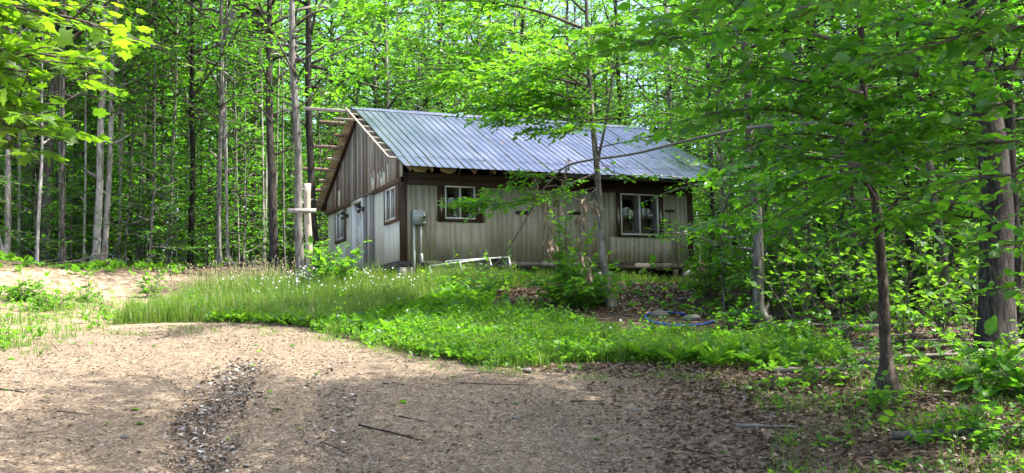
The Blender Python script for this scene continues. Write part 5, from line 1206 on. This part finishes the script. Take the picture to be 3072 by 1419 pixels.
bush('sapling', 'leafy seedling beside the lichen spotted tree', 2375, 20.5, .6, .5, 5, .15, 1024, BROAD, tone=.6, cat='sapling')
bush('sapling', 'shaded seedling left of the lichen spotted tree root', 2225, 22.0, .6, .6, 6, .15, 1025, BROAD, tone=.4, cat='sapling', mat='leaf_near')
bush('sapling', 'two leaved seedling in the bottom right litter', 2480, 12.6, .18, .22, 2, .12, 1026, BROAD, tone=.6, cat='sapling', el=(.4, 1.0))
bush('sapling', 'tiny seedling by the bottom edge right of centre', 2620, 11.9, .15, .2, 3, .11, 1027, BROAD, tone=.55, cat='sapling', el=(.4, 1.0))
for k, (px, d, h, lab) in enumerate(((2880, 13.2, .4, 'leafy weed in the grass right of the near trunk'), (3020, 12.6, .45, 'leafy weed in the bottom right corner grass'), (2760, 12.8, .3, 'low leafy weed below the near trunk on the right'), (2330, 15.6, .35, 'weed tuft at the drive edge left of the seedling'), (2960, 17.0, 1.3, 'bright sapling in front of the very thick tree'))):
    bush('weed_plant', lab, px, d, h, h*.8, 6, .12, 1040+k, BROAD, tone=.6, cat='weed', el=(.5, 1.3))
def fern(px, d, seed, label, sc=1.0):
    rng = np.random.default_rng(seed); p = G(px, d); t = empty('fern', p); tag(t, label, 'fern', 'ferns on the verge'); a = Acc()
    for k in range(11):
        pts = limb((0, 0, 0), k*2.4+rng.normal(0, .3), rng.uniform(.8, 1.25), sc*rng.uniform(.5, .8), rng, 10, -1.1, .03)
        tube(a, pts, np.linspace(.005, .002, 10), 3, tone=.4)
        u = np.linspace(.25, 1, 22); P = np.stack([np.interp(u*9, np.arange(10), pts[:, i]) for i in range(3)], -1); Tn = unit(np.stack([np.interp(u*9, np.arange(10), np.gradient(pts[:, i])) for i in range(3)], -1))
        sd = unit(np.cross(Tn, UP[None])); nr = np.cross(sd, Tn)
        for s_ in (1, -1): leaves(a, P, sd*s_+Tn*.35+rng.normal(0, .06, P.shape), nr+rng.normal(0, .15, P.shape), sc*.17*(1.08-u)*rng.uniform(.8, 1.1, 22)+.01, LEAF2, np.clip(.6+rng.normal(0, .15, 22), 0, 1), wid=.55)
    link('fronds', a.mesh('fronds', M['leaf_low']), t)
for k, (px, d, lab) in enumerate(((2105, 18.0, 'leftmost fern on the verge below the blue pipe'), (2165, 17.6, 'fern on the verge second from the left below the blue pipe'), (2215, 18.4, 'fern just below the lichen spotted tree'), (2255, 17.4, 'fern in the middle of the fern patch'), (2310, 18.2, 'fern right of the lichen spotted tree foot'), (2350, 17.6, 'front fern at the right of the patch'), (2400, 18.0, 'rightmost fern on the verge'))):
    fern(px, d, 1100+k, lab, .95)
for k, (px, d) in enumerate(((1960, 17.9), (2020, 17.5), (2060, 18.2), (2130, 17.2), (2190, 18.0), (2290, 17.5), (2335, 18.6), (2380, 18.4), (1900, 17.8))):
    fern(px, d, 1150+k, 'fern among others in the green verge below the cabin', .8)
# ------------------------------------------------------------------ litter, gravel, sticks, stones
def litter():
    rng = np.random.default_rng(950); a = Acc()
    def lay(P, size, tone_c=.5):
        n = len(P); az = rng.uniform(0, 6.28, n); ax = np.stack([np.cos(az), np.sin(az), rng.normal(0, .25, n)], -1); nr = UP+rng.normal(0, .38, (n, 3))
        leaves(a, P+UP*rng.uniform(.0, .025, n)[:, None], ax, nr, size*rng.uniform(.55, 1.25, n), CURL, np.clip(tone_c+rng.normal(0, .27, n), 0, 1))
    lay(scatter([(1250, 905), (1300, 860), (2100, 850), (2150, 950), (1900, 950), (1480, 920)], 9000, rng), .10, .5)
    lay(scatter([(2080, 850), (4300, 880), (4300, 1120), (2560, 1090), (2300, 1000), (2100, 950)], 18000, rng, 12, 45), .11, .4)
    lay(scatter([(3400, 1080), (4600, 1080), (4600, 1700), (3400, 1700)], 5000, rng, 7, 16), .10, .4)
    lay(scatter(RBOT, 9000, rng, 8.5), .085, .42)
    lay(scatter([(1500, 1105), (1800, 1090), (2560, 1085), (2560, 1160), (2250, 1200), (2000, 1150)], 2600, rng), .08, .45)
    lay(scatter([(-400, 800), (-400, 770), (960, 790), (960, 830)], 3000, rng, 32, 60), .14, .4)
    lay(patchy(scatter(DRIVE[:14]+[(2230, 1500), (-200, 1500)], 5200, rng, 9, 26), rng, .9, .6), .05, .45)
    lay(patchy(scatter([(1400, 1200), (2250, 1180), (2350, 1500), (900, 1500)], 1500, rng, 9, 18), rng, .9, .6), .055, .5)
    lay(scatter([(1750, 1150), (2300, 1150), (2400, 1500), (1800, 1500)], 1100, rng, 9, 18), .08, .5)
    lay(scatter([(1950, 1170), (2300, 1150), (2400, 1500), (2000, 1500)], 1300, rng, 9, 18), .085, .5)
    lay(scatter([(560, 1170), (760, 1130), (720, 1500), (430, 1500)], 900, rng, 9, 18), .05, .35)
    b_ = a; a = Acc()
    for (c0, c1, n_) in ((3.5, .17, 1900), (1.95, .21, 500)):
        fw_ = rng.uniform(9, 17.5, n_); la_ = -c0-c1*(fw_-11.7)+rng.normal(0, .24, n_)+.22*np.sin(fw_*2.3)+.3*(rng.random(n_) < .25)*rng.normal(0, 1, n_); x_ = CAM[0]+fw_*math.sin(YAW)+la_*math.cos(YAW); y_ = CAM[1]+fw_*math.cos(YAW)-la_*math.sin(YAW)
        lay(np.stack([x_, y_, ground(x_, y_)-.05], -1), .075, .38)
    o = link('wet_leaf_litter', a.mesh('wet_leaf_litter', M['litter_grey'])); tag(o, 'grey sodden leaves pressed into the wheel ruts of the drive', 'leaf litter', kind='stuff'); a = b_
    o = link('leaf_litter', a.mesh('leaf_litter', M['litter'])); tag(o, 'brown fallen leaves littering the forest floor and drive', 'leaf litter', kind='stuff')
    a = Acc(); P = scatter(DRIVE[:14]+[(2230, 1500), (-200, 1500)], 60, rng, 9, 22); n = len(P); az = rng.uniform(0, 6.28, n)
    leaves(a, P+UP*.02, np.stack([np.cos(az), np.sin(az), rng.normal(0, .1, n)], -1), UP+rng.normal(0, .25, (n, 3)), rng.uniform(.06, .13, n), MAPLE, np.clip(.6+rng.normal(0, .2, n), 0, 1))
    o = link('green_fallen_leaves', a.mesh('green_fallen_leaves', M['leaf_low'])); tag(o, 'green leaves blown down onto the drive', 'leaves', kind='stuff')
    a = Acc(); P = scatter(DRIVE[:14]+[(2230, 1500), (-200, 1500)], 10000, rng, 9, 23); n = len(P); s_ = .006+.020*rng.random(n)**4
    V0 = np.array([(1, 0, 0), (0, 1, 0), (-1, 0, 0), (0, -1, 0), (0, 0, .6), (0, 0, -.6)]); T0 = np.array([(0, 1, 4), (1, 2, 4), (2, 3, 4), (3, 0, 4), (1, 0, 5), (2, 1, 5), (3, 2, 5), (0, 3, 5)])
    az = rng.uniform(0, 6.28, n); c, s2 = np.cos(az), np.sin(az); ex = rng.uniform(.7, 1.4, n)
    V = np.stack([s_[:, None]*(V0[None, :, 0]*(c*ex)[:, None]-V0[None, :, 1]*s2[:, None]), s_[:, None]*(V0[None, :, 0]*(s2*ex)[:, None]+V0[None, :, 1]*c[:, None]), s_[:, None]*np.tile(V0[None, :, 2], (n, 1))], -1)+P[:, None, :]+UP*(s_*.25)[:, None, None]
    a.add(V.reshape(-1, 3), tris=(T0[None]+(np.arange(n)*6)[:, None, None]).reshape(-1, 3), tone=np.repeat(rng.random(n), 6))
    m, nn, oo = mat_new('gravel'); p_ = prin(nn, oo, Roughness=.85); p_.inputs['Specular IOR Level'].default_value = .2; at_ = N(nn, 'ShaderNodeAttribute', attribute_name='tone')
    r_ = ramp(nn, [(0, (.10, .078, .057)), (.5, (.22, .172, .125)), (1, (.40, .35, .28))]); L(nn, at_.outputs['Fac'], r_.inputs[0]); L(nn, r_.outputs[0], p_.inputs['Base Color'])
    o = link('gravel', a.mesh('gravel', m, True)); tag(o, 'small pebbles scattered over the dirt drive', 'gravel', kind='stuff')
litter()
def stick(label, px, d, length, az, r, mat='deadwood', name='fallen_branch', tilt=0.0, group=None, seed=0, sub=2, lift=.0):
    """az is measured from the viewing direction's right-hand side, counter-clockwise seen from above"""
    rng = np.random.default_rng(seed); p = G(px, d); o = empty(name, p); tag(o, label, 'branch', group)
    a_ = az-YAW; dv = np.array([math.cos(a_), math.sin(a_), 0]); n = 9; u = np.linspace(-.5, .5, n)*length
    P = p[None]+dv[None]*u[:, None]+rng.normal(0, length*.008, (n, 3)); P[:, 2] = ground(P[:, 0], P[:, 1])+r*.8+lift+tilt*(u+length/2)
    a = Acc(); tube(a, P-p, np.linspace(r, r*.4, n), 7, rng=rng, rough=.06)
    link('stem', a.mesh('stem', M[mat], True), o)
    for k in range(sub):
        i = rng.integers(3, 8); q = P[i]; l2 = limb(q-p, math.atan2(dv[1], dv[0])+rng.choice((-1, 1))*rng.uniform(.4, .9), rng.uniform(.0, .5), length*rng.uniform(.15, .35), rng, 5, -.3, .08)
        a = Acc(); tube(a, l2, np.linspace(r*.45, r*.2, 5), 5); link('twig', a.mesh('twig', M[mat], True), o)
    return o
k = 0
for px, d, ln, az, r, lab, mat in ((1170, 12.9, 1.0, -.55, .014, 'thin dark broken stick lying on the drive near the bottom', 'bark_dark'), (1235, 13.5, .45, -.6, .008, 'short dark twig on the drive above the broken stick', 'bark_dark'),
    (225, 13.9, .42, -.1, .016, 'reddish bark strip lying on the left of the drive', 'dry'), (30, 15.2, .5, -.3, .014, 'dark stick on the drive at the left edge', 'bark_dark'), (2290, 13.2, .75, -.25, .025, 'weathered stick in the litter at the bottom right', 'deadwood'),
    (1760, 14.4, .5, .02, .009, 'thin twig on the drive right of centre', 'bark_dark'), (2010, 14.2, .45, .35, .012, 'pale curved stick beside the round stone on the drive', 'deadwood'), (2880, 13.0, 1.6, -.12, .05, 'mossy branch lying in the litter on the right', 'bark_grey'),
    (2130, 26.3, 1.6, .12, .05, 'grey branch lying by the right corner of the cabin', 'deadwood'), (2640, 19.5, 5.2, -.08, .05, 'long pale pole lying on the forest floor behind the near trunk', 'deadwood'), (2560, 20.3, 4.2, -.14, .045, 'grey pole lying behind the ferns', 'deadwood'),
    (2820, 18.8, 3.6, .06, .05, 'fallen pole right of the near trunk', 'deadwood'), (2480, 22.5, 3.4, -.03, .04, 'fallen pole beneath the thick dark tree', 'deadwood'), (2700, 22.5, 3.0, .22, .06, 'fallen log in the shade of the right wood', 'bark_grey'), (2330, 23.8, 2.6, -.2, .04, 'fallen branch right of the lichen spotted tree', 'deadwood'),
    (1470, 15.4, .9, -.12, .010, 'thin twig along the edge of the drive', 'bark_dark'), (2430, 17.2, 1.4, .02, .06, 'weathered plank like log behind the seedling on the right', 'deadwood'), (1010, 12.4, .55, -.75, .008, 'dark twig near the bottom of the drive left of the broken stick', 'bark_dark')):
    k += 1; stick(lab, px, d, ln, az, r, mat, seed=2000+k, sub=2 if ln > .9 else 1)
rb = random.Random(5)
for (c, d0, n, spread, lab) in ((95, 34.9, 16, 85, 'grey dead branch in the brush heap below the left dark trunks'), (255, 34.4, 20, 75, 'grey dead branch in the brush heap at the pale twin trees'), (590, 35.5, 8, 40, 'grey dead branch at the foot of the dark upright tree'), (745, 34.0, 20, 85, 'grey dead branch in the brush heap left of the big dark forked tree')):
    for j in range(n):
        k += 1; stick(lab, c+rb.uniform(-spread, spread), d0+rb.uniform(-.7, .7), rb.uniform(.8, 2.0), rb.uniform(-.6, .6), rb.uniform(.010, .03), rb.choice(('bark_grey', 'bark_dark', 'deadwood')), group=lab+' (heap)', seed=2100+k, sub=2, tilt=rb.uniform(-.05, .2), lift=rb.uniform(0, .12))
def stone(label, px, d, s, seed, mat='stone', name='stone'):
    rng = np.random.default_rng(seed); p = G(px, d); a = Acc(); nu, nv = 14, 9; V = []
    ph = rng.uniform(0, 6, 6)
    for i in range(nv):
        t_ = math.pi*i/(nv-1)
        for j in range(nu):
            f_ = 2*math.pi*j/nu; x, y, z = math.sin(t_)*math.cos(f_), math.sin(t_)*math.sin(f_), math.cos(t_)
            q = 1+.10*math.sin(2.3*x*2+ph[0])+.09*math.sin(3*y+ph[1])+.07*math.sin(4*z+ph[2]+x*2); V.append((x*q*s[0], y*q*s[1], z*q*s[2]))
    Q = [(i*nu+j, (i+1)*nu+j, (i+1)*nu+(j+1) % nu, i*nu+(j+1) % nu) for i in range(nv-1) for j in range(nu)]
    a.add(V, quads=Q); o = link(name, a.mesh(name, M[mat], True), None, p+UP*s[2]*.45); o.rotation_euler = (0, 0, rng.uniform(-.3, .3)-YAW); tag(o, label, 'stone')
for j, (px, d, s, lab) in enumerate(((1977, 23.2, (.19, .15, .10), 'grey rounded stone left inside the blue pipe loop'), (2078, 22.9, (.21, .14, .09), 'flat grey stone right inside the blue pipe loop'), (1905, 13.9, (.085, .05, .03), 'smooth pale stone on the drive right of centre'), (1545, 13.5, (.055, .045, .03), 'small white stone in the middle of the drive'),
    (1582, 16.6, (.07, .06, .04), 'pale stone at the edge of the weeds'), (745, 11.9, (.05, .035, .02), 'blue grey flat stone at the bottom of the drive'), (380, 12.8, (.045, .04, .03), 'pale pebble left of the dark wheel rut'), (1155, 15.5, (.05, .04, .025), 'pale flat stone in the upper middle drive'), (2905, 17.0, (.14, .12, .08), 'grey stone at the foot of the leaning grey tree'))):
    stone(lab, px, d, s, 3000+j)
def pipe():
    ctrl = [(2150, 22.6), (2100, 22.1), (2030, 22.0), (1965, 22.3), (1938, 22.9), (1955, 23.5), (2010, 23.7), (2060, 23.5)]
    P = bez([G(a, b)+UP*.03 for a, b in ctrl], 40); P[:, 2] = ground(P[:, 0], P[:, 1])+.03; a = Acc(); b0 = P[0].copy(); tube(a, P-b0, .022, 8)
    o = link('water_pipe', a.mesh('water_pipe', M['hose'], True), None, b0); tag(o, 'loop of blue plastic water pipe lying on the leaf litter', 'pipe')
pipe()
def roof_debris():
    rng = np.random.default_rng(61); a = Acc(); n = 130; x = rng.uniform(0, HL+.8, n); y = rng.uniform(-.7, HD/2-.2, n); az = rng.uniform(0, 6.28, n); up = np.array([0, -HS, 1.0])/math.hypot(HS, 1)
    ax = np.stack([np.cos(az), np.sin(az), HS*np.sin(az)], -1); leaves(a, np.stack([x, y, HZR-HS*np.abs(y-HD/2)+.092], -1), ax, up+rng.normal(0, .12, (n, 3)), rng.uniform(.05, .11, n), CURL, np.clip(.6+rng.normal(0, .3, n), 0, 1))
    o = link('roof_leaf_litter', a.mesh('roof_leaf_litter', M['litter'])); tag(o, 'scattered dead leaves lying on the ribbed metal roof', 'leaf litter', kind='stuff')
roof_debris()
# ------------------------------------------------------------------ peeled post, stump, step, discarded windows, broken branch
def props():
    rng = np.random.default_rng(8)
    d = 27.0; p = G(927, d); t = empty('peeled_post', p); tag(t, 'peeled wooden post with a short board nailed across it left of the cabin', 'post')
    top = at(923, 551, d)[2]-p[2]; a = Acc(); z = np.linspace(-.3, top, 14)
    tube(a, np.stack([.02*np.sin(z*2)-.03*z/top, .015*np.sin(z*3+1), z], -1), .088*(1+.04*np.sin(z*5)), 12, rng=rng, rough=.03); link('post', a.mesh('post', M['post'], True), t)
    zz = at(905, 633, d)[2]-p[2]; r2 = np.array([_r0[0], _r0[1], 0]); fd = np.array([_f[0], _f[1], 0])
    bar('cross_board', -r2*.52-fd*.105+UP*zz, r2*.20-fd*.105+UP*(zz-.005), .03, .115, M['oldgrey'], t)
    p = G(883, 26.6); a = Acc(); tube(a, [(0, 0, -.15), (0, 0, .12), (.005, 0, .30)], [.08, .072, .07], 10, rng=rng, rough=.04); o = link('cut_stump', a.mesh('cut_stump', M['post'], True), None, p); tag(o, 'short cut post stump in the grass left of the peeled post', 'stump')
    # rough step by the gable
    p = np.array([-.35, 1.5, float(ground(-.35, 1.5))]); t = empty('wooden_step', p); tag(t, 'rough plank step with ochre ends at the foot of the gable', 'step')
    zt = -.27-p[2]
    for k in range(2): box('plank', (-.36+.24*k, -.13+.24*k, -.8, 1.0, zt, zt+.045), M['oldgrey'], t)
    box('riser', (-.34, .10, -.76, -.70, -.1, zt-.002), M['ochre'], t); box('riser', (-.34, .10, .9, .96, -.1, zt-.002), M['ochre'], t); box('riser', (-.37, -.34, -.69, .2, -.1, zt-.002), M['ochre'], t); box('block', (-.42, -.372, -.35, -.1, -.1, zt+.12), M['trim_lit'], t)
    # discarded aluminium windows leaning on the wall
    def frame(label, x0, x1, y0, y1, z0l, z0r, h, lean, fr=.05, mull=True):
        o0 = np.array([x0, y0, float(ground(x0, y0))]); t = empty('discarded_window', o0); tag(t, label, 'window frame')
        A_ = np.array([x0, y0, z0l])-o0; B_ = np.array([x1, y1, z0r])-o0; upv = np.array([.0, lean, 1.0]); upv /= np.linalg.norm(upv); upv = upv+np.array([-.10, 0, 0]); C_ = A_+upv*h; D_ = B_+upv*h; nrm = np.cross(B_-A_, upv); nrm /= np.linalg.norm(nrm)
        rails = [(A_, B_), (C_, D_), (A_, C_), (B_, D_)]+([((A_+B_)/2, (C_+D_)/2)] if mull else [])
        for q0, q1 in rails: bar('frame_rail', q0, q1, .035, fr, M['alu'], t, up=upv if abs((q1-q0) @ upv) < .8*np.linalg.norm(q1-q0) else (B_-A_))
        a = Acc(); e = nrm*.003; a.add([A_-e, B_-e, D_-e, C_-e, A_+e, B_+e, D_+e, C_+e], quads=BQ); link('pane', a.mesh('pane', M['glass']), t)
    frame('long aluminium window frame leaning against the cabin wall', .72, 2.5, -.42, -.38, -.60, -.36, .44, .45)
    frame('second aluminium window frame lying behind the first by the wall', 1.25, 3.15, -.22, -.16, -.50, -.36, .46, .2)
    # broken bough with dry leaves, hung up between the trees
    b0 = at(1442, 806, 23.4); b0[2] = float(ground(b0[0], b0[1])); t = empty('broken_bough', b0); tag(t, 'broken dead bough with hanging dry leaves caught in front of the cabin', 'branch')
    P = path([(2545, 372, 15.6), (2380, 372, 17.2), (2200, 392, 19.2), (2050, 425, 21), (1900, 462, 22.4), (1760, 482, 23), (1690, 505, 23.2), (1625, 575, 23.3), (1560, 690, 23.4), (1500, 780, 23.4), (1442, 815, 23.4)], 40)
    a = Acc(); tube(a, P-b0, np.concatenate([np.linspace(.035, .022, 25), np.linspace(.022, .012, 15)]), 7); link('bough', a.mesh('bough', M['deadwood'], True), t)
    tw = Acc()
    for (px, py, dx, dy) in ((1705, 497, -20, 60), (1612, 540, -5, 60), (1605, 585, -10, 80), (1640, 600, 5, 70), (1625, 640, 15, 80), (1650, 660, 10, 60), (1640, 700, 10, 70), (1760, 600, -25, 70), (1745, 640, 10, 60), (1735, 680, -10, 70), (1735, 730, 10, 60), (1745, 770, 10, 60), (1765, 800, 10, 60), (1670, 605, 8, 50), (1655, 735, 0, 60), (1780, 620, 20, 40)):
        q0 = at(px, py-25, 23.3)-b0; q1 = at(px+dx*.5, py+dy*.6, 23.3)-b0; tube(tw, bez([q0, (q0+q1)/2+rng.normal(0, .03, 3), q1], 6), .006, 4)
        a = Acc(); n = 10; u = rng.random(n)[:, None]; pos = q0*(1-u)+q1*u+rng.normal(0, .03, (n, 3))
        leaves(a, pos, -UP+rng.normal(0, .28, (n, 3)), rng.normal(0, 1, (n, 3))*(1, 1, .2), rng.uniform(.13, .23, n), CURL, np.clip(.72+rng.normal(0, .25, n), 0, 1), wid=.6)
        link('leaf_bunch', a.mesh('leaf_bunch', M['dry']), t)['kind'] = 'stuff'
    for pts in ([(1690, 505), (1645, 520), (1600, 560), (1570, 580)], [(1640, 560), (1665, 556), (1680, 560)], [(1625, 575), (1640, 620), (1650, 720), (1655, 760)], [(1790, 565), (1760, 600), (1738, 680), (1740, 760), (1770, 830)], [(1625, 575), (1570, 590), (1520, 600)], [(1785, 610), (1740, 600), (1715, 590)]):
        tube(tw, path([(x, y, 23.3) for x, y in pts], 10)-b0, np.linspace(.012, .005, 10), 5)
    link('dead_twig', tw.mesh('dead_twig', M['deadwood'], True), t)['kind'] = 'stuff'
props()
